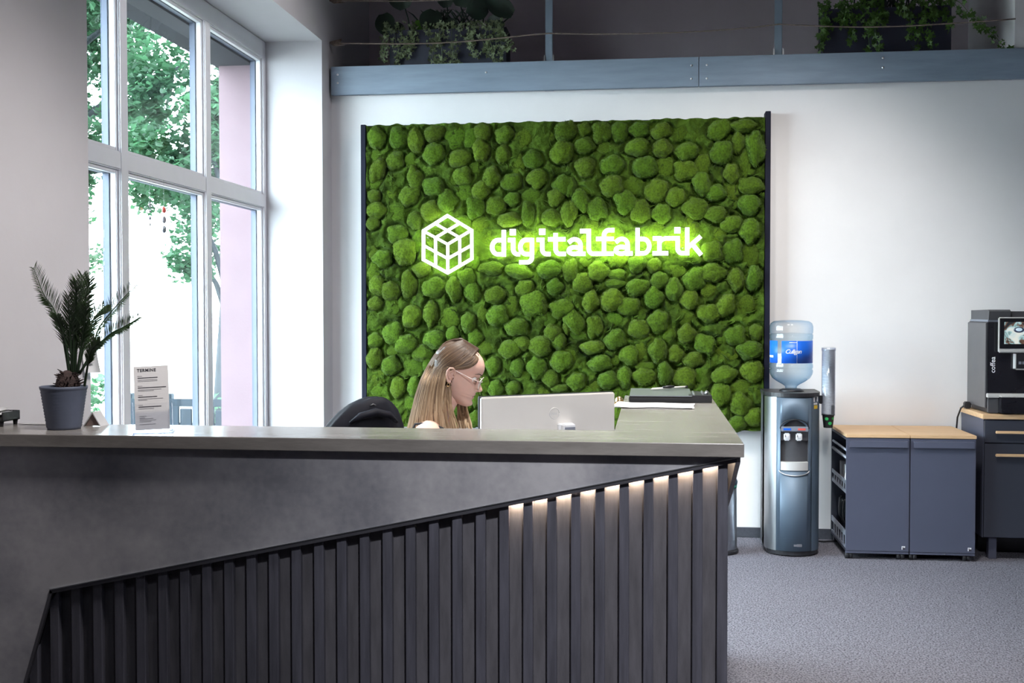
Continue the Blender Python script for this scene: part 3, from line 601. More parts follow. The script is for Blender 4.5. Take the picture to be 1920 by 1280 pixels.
# ------------------------------------------------------------------ moss panel and illuminated sign
PX0, PX1, PZ0, PZ1, PY = -1.866, .716, .700, 2.690, 7.362
MOSS = "-1792,2601,60,76,-20;-1645,2598,66,71,0;-1529,2574,52,82,-10;-1410,2621,71,55,-20;-1410,2492,68,71,0;-1667,2452,63,63,20;-1787,2389,52,87,15;-1240,2457,71,60,0;-1537,2331,52,76,-15;-1410,2276,76,60,15;-1218,2343,60,63,0;-1810,2221,44,46,0;-1576,2218,71,66,-30;-1323,2188,68,68,-30;-1433,2119,68,68,0;-1543,2061,49,60,0;-1793,2123,63,55,0;-1665,2116,71,60,0,1;-1821,2041,44,44,0;-1267,2597,71,76,0,1;-1804,2319,44,60,0,1;-1693,2263,33,71,-10,1;-1803,2492,38,33,0,1;-1565,2451,38,49,0,1;-1290,2323,44,49,0,1;-1089,2626,55,60,0;-1100,2508,55,82,-10;-948,2602,60,57,0;-954,2479,49,66,0;-759,2439,71,60,30;-684,2587,55,49,0,1;-555,2616,71,66,0;-571,2484,76,71,-25;-1030,2335,60,71,0;-1100,2245,60,66,0;-899,2301,66,57,0;-732,2321,66,60,0;-565,2276,66,60,-30;-1139,2138,60,76,0;-1002,2147,66,63,0;-894,2189,49,49,0;-614,2196,52,60,0;-910,2055,82,49,0;-791,2091,46,82,0;-640,2063,60,57,0;-533,2089,44,87,0;-824,2584,55,60,0,1;-856,2413,44,66,0,1;-770,2209,60,55,0,1;-1171,2590,44,66,0,1;-515,2632,44,49,0;-430,2631,44,44,0;-318,2608,63,71,0;-201,2611,55,68,0;-75,2619,66,55,0;67,2611,66,52,0;-424,2525,68,57,0;-90,2511,82,57,-10;73,2495,60,63,0;-418,2387,66,71,20;-248,2395,76,66,0;-248,2268,79,71,20;-37,2381,82,74,20;37,2232,71,79,15;-450,2180,55,71,-20;-343,2120,66,71,0;-168,2161,66,79,-15;-68,2102,66,76,0;69,2084,60,71,0;-519,2260,38,60,0;-514,2106,44,71,0;-291,2512,55,38,0,1;-110,2271,60,60,0,1;89,2385,60,66,0,1;429,2611,76,60,-25;579,2629,87,44,0;225,2478,76,60,0;446,2469,71,76,0;548,2530,41,71,0;652,2487,60,109,-5;212,2358,74,66,0;322,2272,55,82,-20;508,2332,49,71,-10;622,2253,82,55,15;411,2213,66,55,0;618,2138,76,66,20;281,2120,76,71,0;412,2077,71,55,0;156,2190,60,60,0;185,2605,49,55,0,1;279,2598,33,71,0,1;327,2398,49,66,0,1;596,2404,38,82,0,1;509,2217,33,66,0,1;-1660,1970,68,60,0;-1605,1856,76,93,0;-1755,1808,66,63,0;-1817,1726,44,66,0,1;-1494,1736,60,52,0;-1795,1633,57,66,-20;-1705,1600,66,63,20;-1583,1638,52,98,0;-1411,1616,76,66,0;-1279,1605,55,82,-10;-1806,1513,52,49,0;-1561,1426,63,76,0;-1434,1448,49,82,0;-1197,1681,60,60,0;-1694,1486,44,66,0,1;-1823,1420,38,49,0,1;-1822,1852,33,44,0,1;-1516,1540,44,33,0,1;-1521,1921,38,76,0,1;-1035,1743,87,44,0;-850,1715,87,49,15;-1155,1587,52,71,-15;-1008,1565,66,57,0;-991,1435,76,71,15;-650,1731,82,60,0;-812,1613,57,57,0;-618,1618,55,52,0;-752,1511,87,82,10;-580,1479,76,60,-15;-1183,1386,49,71,0;-1139,1289,49,60,0;-861,1360,76,60,15;-633,1323,55,60,-30;-590,1264,49,60,0;-828,1247,55,49,0;-709,1237,76,71,0;-909,1214,71,60,0;-1068,1224,55,44,0,1;-531,1366,33,55,0;-899,1495,38,71,0,1;-1095,1441,33,60,0,1;-661,1409,49,44,0,1;-513,1725,49,76,0;-438,1644,66,66,0;-337,1719,68,71,0;-87,1766,60,60,0;18,1755,49,49,0;-214,1697,60,38,0;-225,1639,60,33,0;-87,1612,76,60,-20;55,1659,55,55,0;-384,1527,57,71,0;-246,1532,76,76,0;-139,1495,71,60,0;19,1548,63,66,0;-491,1388,60,82,-25;-362,1361,52,76,0;-75,1346,71,63,10;51,1394,66,82,10;-223,1282,68,66,0;-373,1228,79,46,0;-138,1181,68,63,0;47,1214,55,82,0;-512,1564,49,44,0,1;-240,1404,60,49,0,1;-22,1277,60,38,0,1;-464,1307,60,33,20,1;510,2014,66,55,0;624,1971,66,76,0;392,1842,71,66,10;522,1841,66,79,0;625,1814,55,76,0,1;393,1705,82,66,0;284,1668,71,76,10;538,1662,52,76,-10;652,1667,55,79,10;148,1595,52,76,0;248,1536,60,66,0;368,1447,71,60,20;477,1499,60,76,20;601,1499,55,66,0,1;433,1947,49,49,0,1;362,1600,49,49,0,1;168,1721,49,44,0,1;-1684,1315,66,76,0;-1600,1245,76,66,0;-1807,1271,52,52,0;-1813,1156,52,68,0;-1701,1102,66,68,0;-1412,1278,76,63,0;-1489,1180,66,60,0;-1456,1114,38,55,0;-1656,960,49,71,0;-1545,966,49,71,0;-1290,1311,44,55,0;-1545,851,71,55,0,1;-1629,790,44,60,0,1;-1550,1092,66,55,0,1;-1796,1019,55,55,0,1;-1796,937,49,38,0,1;-1695,1195,38,27,0,1;-1806,1370,44,33,0,1;-1022,1104,49,66,0;-864,1095,49,60,0;-734,1101,60,76,0;-642,1026,55,60,0;-572,1140,71,71,0;-1005,958,55,55,0;-891,959,49,52,0;-582,962,55,27,0;-1137,881,33,44,0;-1142,756,38,55,0;-815,1035,33,38,0,1;-929,1110,27,44,0,1;-474,1004,60,66,0;-319,1128,76,52,0;-270,1016,71,60,0;-169,1038,52,71,0;-42,1045,71,60,0;90,1062,49,82,0;-522,1165,44,55,0,1;-356,973,38,33,0,1;-64,1210,38,66,0,1;-32,1109,60,27,0,1;228,1314,60,60,0;349,1251,76,60,35;541,1305,68,66,0;664,1326,44,55,0;160,1187,49,60,0;276,1153,66,49,0;624,1215,82,63,0;219,1038,79,71,0;469,1051,76,57,-15;645,1079,71,76,0;444,929,66,76,0;569,872,71,82,-20;554,745,60,55,0;658,789,60,63,0;574,973,66,49,0,1;657,942,49,60,0,1;479,1183,66,49,0,1;313,1050,38,49,0,1;452,1299,38,60,0,1"
mp = thing('moss_panel', 'large preserved moss wall panel of green cushions behind the desk', 'wall panel', (-.57, 7.44, .70))
B(PX0, PX1, 7.40, 7.449, PZ0, PZ1).obj('backing_board', 'panel_frame', mp)
for x0, x1, z1 in ((-1.899, PX0 - .001, 2.690), (PX1 + .001, .750, 2.722)): B(x0, x1, 7.345, 7.449, PZ0 - .004, z1, .002).obj('frame_strip', 'panel_frame', mp)
cl = [[float(q) for q in e.split(',')] for e in MOSS.split(';')]
rm = random.Random(21)
while len(cl) < 299:                                   # low cushions that fill the widest gaps
    best = None
    for _ in range(60):
        x, z = rm.uniform(PX0 + .05, PX1 - .05), rm.uniform(PZ0 + .05, PZ1 - .05)
        d = min(sqrt((x - c[0] / 1000) ** 2 + (z - c[1] / 1000) ** 2) - (c[2] + c[3]) / 2000 for c in cl)
        if best is None or d > best[0]: best = (d, x, z)
    r0 = max(.03, min(.06, best[0] * 1.15)); cl.append([best[1] * 1000, best[2] * 1000, r0 * 1000 * rm.uniform(.85, 1.3), r0 * 1000 * rm.uniform(.85, 1.3), rm.uniform(-40, 40), 1])
# flat moss between the cushions, uneven and ragged along the top edge
nx, nzz = 330, 255; v = []; f = []
GC = {}
for c in cl:
    for gi in range(int((c[0] / 1000 - .13 + 9) / .08), int((c[0] / 1000 + .13 + 9) / .08) + 1):
        for gj in range(int((c[1] / 1000 - .13) / .08), int((c[1] / 1000 + .13) / .08) + 1): GC.setdefault((gi, gj), []).append(c)
def moss_y(x, z):
    # pads of flat moss swell between the cushions and sink into a seam round each of them
    e = .06
    for c in GC.get((int((x + 9) / .08), int(z / .08)), ()):
        if len(c) > 5: continue
        dx, dz = x - c[0] / 1000, z - c[1] / 1000; q = sqrt((dx / c[2]) ** 2 + (dz / c[3]) ** 2) * 1000; e = min(e, (q - 1) * (c[2] + c[3]) / 2000)
    e += .010 * nz((x, 2, z), 22); t = min(1, max(0, (e - .003) / .026)); t = t * t * (3 - 2 * t)
    return PY + .010 - .026 * t + .016 * nz((x, 3, z), 5) + .020 * nz((x, 9, z), 13) + .011 * nz((x, 5, z), 34) + .005 * nz((x, 1, z), 80)
for j in range(nzz + 1):
    for i in range(nx + 1):
        x = PX0 + .003 + (PX1 - PX0 - .006) * i / nx; z = PZ0 + (PZ1 - .004 - PZ0) * j / nzz
        if j == nzz: z += .012 * nz((x, 0, 2), 16)
        v.append((x, moss_y(x, z), z))
for j in range(nzz):
    for i in range(nx):
        a = j * (nx + 1) + i; f.append((a, a + 1, a + nx + 2, a + nx + 1))
o = len(v)                                            # skirt to the backing board
for i in range(nx + 1): v.append((v[nzz * (nx + 1) + i][0], 7.44, v[nzz * (nx + 1) + i][2]))
for i in range(nx): f.append((nzz * (nx + 1) + i, nzz * (nx + 1) + i + 1, o + i + 1, o + i))
m = MB(); m.add(v, f, 0, True)
tv = []; tf = []
for _ in range(26000):                                # short tufts
    x = rm.uniform(PX0 + .01, PX1 - .01); z = rm.uniform(PZ0 + .01, PZ1 - .01); y = moss_y(x, z)
    h = rm.uniform(.006, .017); a = rm.uniform(0, 6.3); wq = rm.uniform(.0012, .0026); q = len(tv)
    tv += [(x + wq * cos(a), y, z + wq * sin(a)), (x - wq * cos(a), y, z - wq * sin(a)), (x + rm.uniform(-.01, .01), y - h, z + rm.uniform(-.008, .010))]
    tf.append((q, q + 1, q + 2))
m.add(tv, tf, 0)
# twigs and torn seams of moss
for _ in range(330):
    x = rm.uniform(PX0 + .05, PX1 - .05); z = rm.uniform(PZ0 + .05, PZ1 - .05); a = rm.uniform(0, 6.3); pts = []
    for k in range(6):
        pts.append((x, moss_y(x, z) - .006 - .006 * sin(pi * k / 5), z)); x += .016 * cos(a); z += .016 * sin(a); a += rm.uniform(-.7, .7)
        x = min(PX1 - .02, max(PX0 + .02, x)); z = min(PZ1 - .02, max(PZ0 + .02, z))
    m.tube(pts, [.001, .003, .0042, .0042, .003, .001], 5)
o = m.obj('moss_layer', 'moss_base', mp); o['kind'] = 'stuff'
def clump_mesh(seed, flat):
    r_ = random.Random(seed); bm = bmesh.new(); bmesh.ops.create_icosphere(bm, subdivisions=4, radius=1)
    bmesh.ops.delete(bm, geom=[v_ for v_ in bm.verts if v_.co.y > .42], context='VERTS')
    off = Vector((r_.uniform(-50, 50), r_.uniform(-50, 50), 0)); ex = r_.uniform(2.2, 3.0)
    c1, c2 = r_.uniform(-.35, .35), r_.uniform(-.35, .35)
    for v_ in bm.verts:
        p = v_.co.copy(); a = math.atan2(p.z, p.x)
        k = 1 + .27 * noise.noise(off + Vector((cos(a) * 1.1, sin(a) * 1.1, 0))) + .05 * noise.noise(off + Vector((cos(a) * 2.4, sin(a) * 3, 4)))
        d = 1 + .14 * noise.noise(off + p * 1.6) + .07 * noise.noise(off + p * 4) + .025 * noise.noise(off + p * 11)
        rr_ = sqrt(p.x * p.x + p.z * p.z); yy = p.y
        if yy < 0: yy = -abs(yy) ** .8 * (1 + .22 * (p.x * c1 + p.z * c2))
        v_.co = Vector((p.x * k * d, yy * d, p.z * k * d))
    bm.normal_update(); m_ = MB(); vs = [(v_.co.copy(), v_.normal.copy()) for v_ in bm.verts]
    faces = [(f_.calc_center_median(), f_.normal.copy()) for f_ in bm.faces]
    m_.bm(bm, 0, True)
    tv_ = []; tf_ = []
    for _ in range(1100):
        c, n_ = r_.choice(faces)
        if c.y > .3: continue
        c = c + Vector((r_.uniform(-.06, .06), r_.uniform(-.03, .03), r_.uniform(-.06, .06)))
        t_ = n_.orthogonal(); t_.rotate(Matrix.Rotation(r_.uniform(0, 6.3), 3, n_)); q = len(tv_)
        tip = c + n_ * r_.uniform(.05, .12) + Vector((r_.uniform(-.05, .05), 0, r_.uniform(-.04, .05)))
        tv_ += [c + t_ * .017, c - t_ * .017, tip]; tf_.append((q, q + 1, q + 2))
    m_.add(tv_, tf_, 0)
    return m_.mesh('moss_clump', 'moss')
CM = [clump_mesh(100 + i, False) for i in range(14)]
for i, c in enumerate(cl):
    x, z, rx, rz, ang = c[0] / 1000, c[1] / 1000, c[2] / 1000, c[3] / 1000, c[4]
    flat = len(c) > 5
    x = min(PX1 - rx * .82, max(PX0 + rx * .86, x)); z = min(PZ1 - rz * .86, max(PZ0 + rz * .8, z))
    o = D.objects.new('moss_clump', CM[i % 14]); COL.objects.link(o); o.parent = mp
    dep = (.026 if flat else rm.uniform(.054, .074)) * min(1.1, (rx + rz) / .15)
    o.location = Vector((x, PY - (.004 if flat else .002), z)) - Vector(mp.location)
    o.rotation_euler = (0, R(ang) + rm.choice((0, pi)), 0); o.scale = (rx, dep, rz)
# sign: cube outline and lettering, each a lit profile standing off the moss
sg = thing('illuminated_sign', 'white backlit lettering with a cube outline shining on the moss', 'sign', (-.7, 7.24, 1.9))
K = .7205 / 1920.
S0, S1 = 7.258, 7.276
def ell(cx, cy, rx, ry, a0, a1, n=10): return [(cx + rx * cos(R(a0 + (a1 - a0) * k / n)), cy - ry * sin(R(a0 + (a1 - a0) * k / n))) for k in range(n + 1)]
def letter(strokes, dots=(), dx=0, wdt=73):
    m_ = MB(); ox, oz = -1.0605 + dx * K, 2.021
    for s_ in strokes: m_.stroke([(x * K, -y * K) for x, y in s_], wdt * K, S0, S1, ox=ox, oz=oz, mif=0, mis=1)
    for a_, b_, c_, d_ in dots: m_.stroke([(a_ * K, -(c_ + d_) / 2 * K), (b_ * K, -(c_ + d_) / 2 * K)], (d_ - c_) * K, S0, S1, ox=ox, oz=oz, mif=0, mis=1)
    o_ = m_.obj('letter', ['sign_face', 'sign_halo'], sg)
    # the rear faces carry the strong halo light, the faces towards the room the dimmer white
    for p in o_.data.polygons:
        p.material_index = 1 if p.normal.y > .5 else 0
    return o_
F2 = 1828.6
AL = [[(1435, 325)] + ell(1540, 365, 100, 97, 140, 0, 9) + [(1640, 515), (1725, 515)], ell(1535, 460, 95, 57, 60, 300, 12) + [(1640, 490)], [(1582, 410), (1640, 410)]]
letter([[(325, 100), (325, 555)], [(325, 272), (235, 272)] + ell(225, 393, 102, 121, 90, 270, 14) + [(325, 514)]])
letter([[(395, 272), (487, 272), (487, 430)] + ell(565, 430, 78, 85, 180, 270, 6) + [(605, 515)]], [(430, 532, 85, 190)])
letter([[(810, 272), (715, 272)] + ell(710, 393, 100, 121, 90, 270, 14) + [(810, 514)], [(810, 240), (810, 570)] + ell(730, 570, 80, 82, 0, -90, 6) + [(590, 652)]])
letter([[(890, 272), (987, 272), (987, 430)] + ell(1060, 430, 73, 85, 180, 270, 6) + [(1130, 515)]], [(934, 1040, 85, 187)])
letter([[(1215, 160), (1215, 430)] + ell(1290, 430, 75, 85, 180, 270, 6) + [(1390, 515)], [(1085, 265), (1385, 265)]])
letter(AL)
letter([[(1630, 130), (1780, 130), (1780, 430)] + ell(1855, 430, 75, 85, 180, 270, 6) + [(1960, 515)]])
letter([[(210, 515), (210, 210)] + ell(290, 210, 80, 92, 180, 90, 6) + [(385, 118)], [(75, 265), (375, 265)], [(60, 515), (375, 515)]], dx=F2)
letter(AL, dx=F2 - 1030)
letter([[(775, 85), (775, 552)], [(775, 272), (865, 272)] + ell(872, 393, 100, 121, 90, -90, 14) + [(775, 514)]], dx=F2)
letter([[(1030, 265), (1142, 265), (1142, 515)], [(1025, 515), (1290, 515)], [(1142, 330), (1180, 285), (1240, 265), (1330, 265)]], dx=F2)
letter([[(1340, 265), (1447, 265), (1447, 430)] + ell(1515, 430, 68, 85, 180, 270, 6) + [(1560, 515)]], [(1390, 1493, 80, 182)], dx=F2)
letter([[(1605, 85), (1605, 552)], [(1620, 420), (1830, 235)], [(1690, 365), (1838, 548)]], dx=F2, wdt=72)
K2 = .421 / 1229.
def lg(strokes, wd=50, close=False, halo=1):
    m_ = MB()
    for s_ in strokes: m_.stroke([(x * K2, -y * K2) for x, y in s_], wd * K2, S0, S1, close=close, ox=-1.5155, oz=2.111, mif=0, mis=1)
    o_ = m_.obj('cube_outline', ['sign_face', 'sign_halo'], sg)
    for p in o_.data.polygons:
        p.material_index = halo if p.normal.y > .5 else 0
lg([[(612, 92), (1075, 372), (1078, 905), (615, 1170), (150, 918), (152, 372)]], 58, True)
lg([[(375, 238), (845, 505)], [(842, 238), (380, 505)], [(165, 385), (615, 630)], [(615, 630), (1065, 372)], [(383, 500), (385, 1045)], [(615, 625), (616, 1160)],
    [(845, 500), (846, 1040)], [(165, 655), (616, 900)], [(616, 900), (1065, 655)]], 50, halo=0)
m = MB()
for x, z in ((-1.44, 1.94), (-1.15, 1.94), (-1.30, 1.75), (-.93, 1.86), (-.68, 1.86), (-.45, 1.86), (-.2, 1.86), (.05, 1.86), (.2, 1.86)): m.tube([(x, 7.276, z), (x, 7.38, z)], .004, 6)
m.obj('standoff', 'steel', sg)
# ------------------------------------------------------------------ water cooler
CX, CYc = .851, 7.015
wc = thing('water_cooler', 'tall graphite and steel water cooler standing beside the moss panel', 'water cooler', (CX, 7.06, 0))
Rr_ = .162
def arc_y(dx): return CYc + .017 - sqrt(max(0, Rr_ ** 2 - dx * dx))
def arc(x0, x1, n, off=0): return [(CX + x0 + (x1 - x0) * k / n, arc_y(x0 + (x1 - x0) * k / n) - off) for k in range(n + 1)]
MB().prism(arc(-.161, .161, 20, -.030) + [(CX + .161, 7.26), (CX - .161, 7.26)], 'z', .03, .952).obj('body', 'darkgrey', wc)
for x0, x1 in ((-.161, -.104), (.104, .161)):
    po = arc(x0, x1, 10, .001); MB().prism(po + [(x1 + CX, max(arc_y(x1), arc_y(x0)) + .12), (x0 + CX, max(arc_y(x1), arc_y(x0)) + .12)], 'z', .032, .95).obj('side_column', 'steel' if x0 < 0 else 'cooler_grey', wc)
m = MB(); n = 20; hz = lambda d: .765 + .052 * (1 - (d / .079) ** 2)
for k in range(n):
    a, b = -.102 + .204 * k / n, -.102 + .204 * (k + 1) / n; xa_, xb_ = CX + a, CX + b; ya, yb = arc_y(a), arc_y(b)
    mid = (a + b) / 2; bands = [(.034, .95, .034, .95)]
    if abs(mid) < .079: bands = [(.034, .515, .034, .515), (hz(max(-.079, min(.079, a))), .95, hz(max(-.079, min(.079, b))), .95)]
    for z0, z1, z2, z3 in bands: m.add([(xa_, ya, z0), (xb_, yb, z2), (xb_, yb, z3), (xa_, ya, z1)], [(0, 1, 2, 3)], 0, True)
fp = m.obj('front_panel', 'cooler_grey', wc); _bm = bmesh.new(); _bm.from_mesh(fp.data); bmesh.ops.remove_doubles(_bm, verts=_bm.verts[:], dist=.0004); bmesh.ops.recalc_face_normals(_bm, faces=_bm.faces[:]); _bm.to_mesh(fp.data); _bm.free()
s_ = fp.modifiers.new('t', 'SOLIDIFY'); s_.thickness = .003; s_.offset = 0
m = MB(); yf = arc_y(.079) + .004                                  # alcove
m.box(CX - .082, CX + .082, yf + .075, yf + .08, .51, .83); m.box(CX - .084, CX - .079, yf, yf + .08, .51, .80); m.box(CX + .079, CX + .084, yf, yf + .08, .51, .80)
m.box(CX - .082, CX + .082, yf, yf + .08, .508, .515)
m.obj('alcove', 'darkgrey', wc)
B(CX - .079, CX + .079, arc_y(0) + .004, arc_y(0) + .03, .748, .777, .003).obj('label_strip', 'tray_grey', wc)
B(CX - .066, CX - .022, arc_y(0) + .002, arc_y(0) + .004, .756, .768).obj('print', 'blue_label', wc); B(CX + .018, CX + .062, arc_y(0) + .002, arc_y(0) + .004, .756, .768).obj('print', 'red', wc)
B(CX - .079, CX + .079, arc_y(0) + .03, arc_y(0) + .05, .69, .748, .003).obj('tap_panel', 'darkgrey', wc)
for dx in (-.044, .026):
    t = MB(); t.box(CX + dx - .018, CX + dx + .018, arc_y(0) + .010, arc_y(0) + .034, .692, .738, .006); t.box(CX + dx - .013, CX + dx + .013, arc_y(0) + .004, arc_y(0) + .018, .708, .728, .004)
    t = t.obj('tap', 'white_plastic', wc)
    MB().tube([(CX + dx - .011, arc_y(0) + .003, .728), (CX + dx - .011, arc_y(0) + .003, .715)], .002, 6).obj('mark', 'ink', t)
m = MB(); po = [(x, y - .006) for x, y in arc(-.079, .079, 12)]
m.prism(po + [(CX + .079, yf + .07), (CX - .079, yf + .07)], 'z', .517, .566); m.obj('drip_tray', 'silver', wc)
m = MB(); m.tube([(CX + .088 * cos(R(a)), arc_y(.088 * cos(R(a))) - .003, .515 - .030 * sin(R(a))) for a in range(0, 181, 15)], .004, 6); m.obj('trim_arc', 'steel', wc)
m = MB(); m.tube([(CX + .084 * cos(R(a)), arc_y(.084 * cos(R(a))) - .002, .765 + .055 * sin(R(a))) for a in range(0, 181, 15)], .003, 6); m.obj('trim_arc', 'black', wc)
lid = MB().prism(arc(-.166, .166, 20, .006) + [(CX + .166, 7.262), (CX - .166, 7.262)], 'z', .952, .976).obj('lid', 'black', wc)
MB().lathe([(.075, .976), (.07, .985), (.055, .992)], 24, c=(CX, 7.05, 0)).obj('collar', 'black', lid)
B(CX - .005, CX + .045, arc_y(.02) - .004, arc_y(.02) + .004, .062, .078, .002).obj('latch', 'steel', wc)
MB().prism(arc(-.15, .15, 14, -.006) + [(CX + .15, 7.24), (CX - .15, 7.24)], 'z', .008, .034).obj('plinth', 'black', wc)
for dx, dy in ((-.12, 7.0), (.12, 7.0), (-.12, 7.2), (.12, 7.2)): MB().lathe([(.014, 0), (.016, .010)], 10, c=(CX + dx, dy, 0)).obj('foot', 'black', wc)
a_ = R(24)                                                           # paper and yellow round label on the right column
def on_col(dx, z0, z1, w_, mat, name):
    p = [(CX + dx - w_ / 2, arc_y(dx - w_ / 2) - .0035), (CX + dx + w_ / 2, arc_y(dx + w_ / 2) - .0035)]
    return MB().add([(p[0][0], p[0][1], z0), (p[1][0], p[1][1], z0), (p[1][0], p[1][1], z1), (p[0][0], p[0][1], z1), (p[0][0], p[0][1] + .003, z0), (p[1][0], p[1][1] + .003, z0), (p[1][0], p[1][1] + .003, z1), (p[0][0], p[0][1] + .003, z1)],
        [(0, 1, 2, 3), (4, 5, 6, 7), (0, 1, 5, 4), (2, 3, 7, 6), (1, 2, 6, 5), (0, 3, 7, 4)]).obj(name, mat, wc)
on_col(.128, .922, .952, .030, 'white_plastic', 'sticker'); on_col(.126, .905, .916, .024, 'white_plastic', 'sticker'); on_col(.128, .880, .901, .024, 'yellow', 'sticker')
on_col(.124, .930, .946, .005, 'ink', 'print'); on_col(.134, .934, .948, .004, 'ink', 'print')

# bottle standing upside down on the cooler
by = 7.05; bx = .848
prof = [(.030, .978), (.034, .992), (.036, 1.006), (.052, 1.018), (.085, 1.036), (.112, 1.056), (.126, 1.080), (.1295, 1.098), (.1285, 1.106), (.1235, 1.112), (.1285, 1.119), (.1295, 1.128), (.1285, 1.138),
        (.1255, 1.146), (.1255, 1.290), (.1285, 1.296), (.129, 1.302), (.1285, 1.318), (.1245, 1.325), (.1285, 1.332), (.1295, 1.345), (.129, 1.368), (.123, 1.388), (.105, 1.401), (.06, 1.407), (.001, 1.408)]
bt = thing('water_bottle', 'large clear water bottle upside down on the cooler with blue label', 'bottle', (bx, by, .98))
MB().lathe(prof, 40, c=(bx, by, 0), cap=False).obj('shell', 'bottle', bt)
MB().lathe([(r - .004, z) for r, z in prof if r > .02 and z < 1.33] + [(.001, 1.332)], 32, c=(bx, by, 0), cap=False).obj('water', 'water', bt)
def band(r, z0, z1, a0, a1, n, name, mat, par):
    m_ = MB(); v_ = []
    for k in range(n + 1):
        a = R(a0 + (a1 - a0) * k / n)
        for rr__, z in ((r, z0), (r, z1), (r - .0008, z1), (r - .0008, z0)): v_.append((bx + rr__ * sin(a), by - rr__ * cos(a), z))
    f_ = []
    for k in range(n):
        for q in range(4): f_.append((4 * k + q, 4 * k + (q + 1) % 4, 4 * k + 4 + (q + 1) % 4, 4 * k + 4 + q))
    m_.add(v_, f_, 0, True); return m_.obj(name, mat, par)
lb = band(.1268, 1.150, 1.284, -33, 95, 30, 'label', 'blue_label', bt); band(.1268, 1.150, 1.284, -95, -46, 14, 'label', 'blue_label', bt)
band(.1271, 1.182, 1.196, -90, -62, 6, 'label_line', 'white_plastic', bt); band(.1271, 1.150, 1.284, 8, 9, 1, 'label_line', 'white_plastic', bt)
band(.1271, 1.272, 1.276, -12, 9, 6, 'label_line', 'white_plastic', bt)
t = text_mesh('lettering', 'Culligan', .036, 'white_plastic', bt, Matrix.Identity(4), shear=.35, spacing=.86, offset=.0004)
for v_ in t.data.vertices:
    a = (v_.co.x - .052) / .127; v_.co = Vector((bx + (.1275 + v_.co.z) * sin(a), by - (.1275 + v_.co.z) * cos(a), 1.209 + v_.co.y))

# cup dispenser on the cooler's side
tx, ty = 1.062, 7.00
cd = thing('cup_dispenser', 'clear tube cup dispenser fixed to the side of the cooler', 'dispenser', (tx, ty, .83))
MB().lathe([(.0405, .835), (.0405, 1.240), (.0385, 1.240), (.0385, .835)], 28, c=(tx, ty, 0), cap=False).obj('tube', 'clear', cd)
MB().lathe([(.0425, 1.225), (.0425, 1.243), (.030, 1.246), (.001, 1.246)], 28, c=(tx, ty, 0), cap=False).obj('cap', 'clear', cd)
B(CX + .158, tx - .036, ty - .012, ty + .012, .905, .955, .003).obj('bracket', 'black', cd)
B(tx + .012, tx + .030, ty - .0425, ty - .0385, .84, .90, .002).obj('lever', 'darkgrey', cd)
cup_me = MB().lathe([(.0265, 0), (.0275, .002), (.0355, .076), (.0375, .078), (.0375, .081), (.035, .081), (.0262, .004), (.001, .004)], 20, cap=False).mesh('paper_cup', 'cup_white')
c0 = link('paper_cup', MB().lathe([(.0265, 0), (.0275, .002), (.0355, .076), (.0375, .078), (.0375, .081), (.035, .081), (.0262, .004), (.001, .004)], 20, cap=False).mesh('paper_cup_dark', 'cup_black'), None, (tx, ty, .762))
tag(c0, 'lowest paper cup in the dispenser, black with green leaves', 'cup', 'paper cups in the dispenser')
for a, z, s in ((-25, .055, .016), (12, .028, .017), (45, .058, .014)):
    m = MB(); po = [(s * .7 * cos(q * pi / 5), s * .6 * sin(q * pi / 5)) for q in range(10)]; v_ = []
    rr0 = .0285 + .0078 * z / .076
    for u, z2 in po:
        an = R(a) + u / .032; rq = .0283 + .0080 * (z + z2) / .076
        v_.append((tx + rq * sin(an), ty - rq * cos(an), .762 + z + z2))
    m.add(v_, [tuple(range(10))]); m.obj('leaf_print', 'cup_green', c0)
for k in range(1, 42):
    c = D.objects.new('paper_cup', cup_me); COL.objects.link(c); c.location = (tx, ty, .762 + .0095 * k)
    tag(c, 'pale paper cup nested in the clear dispenser tube', 'cup', 'paper cups in the dispenser')

# cable on the floor behind
cb = MB().tube([(1.0, 7.25, .03), (1.08, 7.30, .012), (1.16, 7.34, .010), (1.28, 7.36, .008), (1.5, 7.38, .008)], .006, 8).obj('power_cable', 'black'); tag(cb, 'black cable running on the carpet from cooler to cabinets', 'cable')

# pedal bin behind the counter end
bn = thing('pedal_bin', 'slim steel pedal bin showing past the end of the counter', 'bin', (.408, 6.98, 0))
MB().lathe([(.112, .012), (.118, .03), (.116, .04), (.113, .40)], 32, c=(.408, 6.98, 0)).obj('bucket', 'bin_steel', bn)
MB().lathe([(.124, 0), (.126, .012), (.122, .028)], 32, c=(.408, 6.98, 0)).obj('base_ring', 'black', bn)
MB().lathe([(.1145, .396), (.116, .418)], 32, c=(.408, 6.98, 0)).obj('bag', 'bin_bag', bn)
MB().lathe([(.117, .416), (.119, .43), (.112, .45), (.07, .462), (.001, .465)], 32, c=(.408, 6.98, 0), cap=False).obj('lid', 'bin_lid', bn)
B(.39, .426, 6.835, 6.87, .012, .024, .003).obj('pedal', 'black', bn)

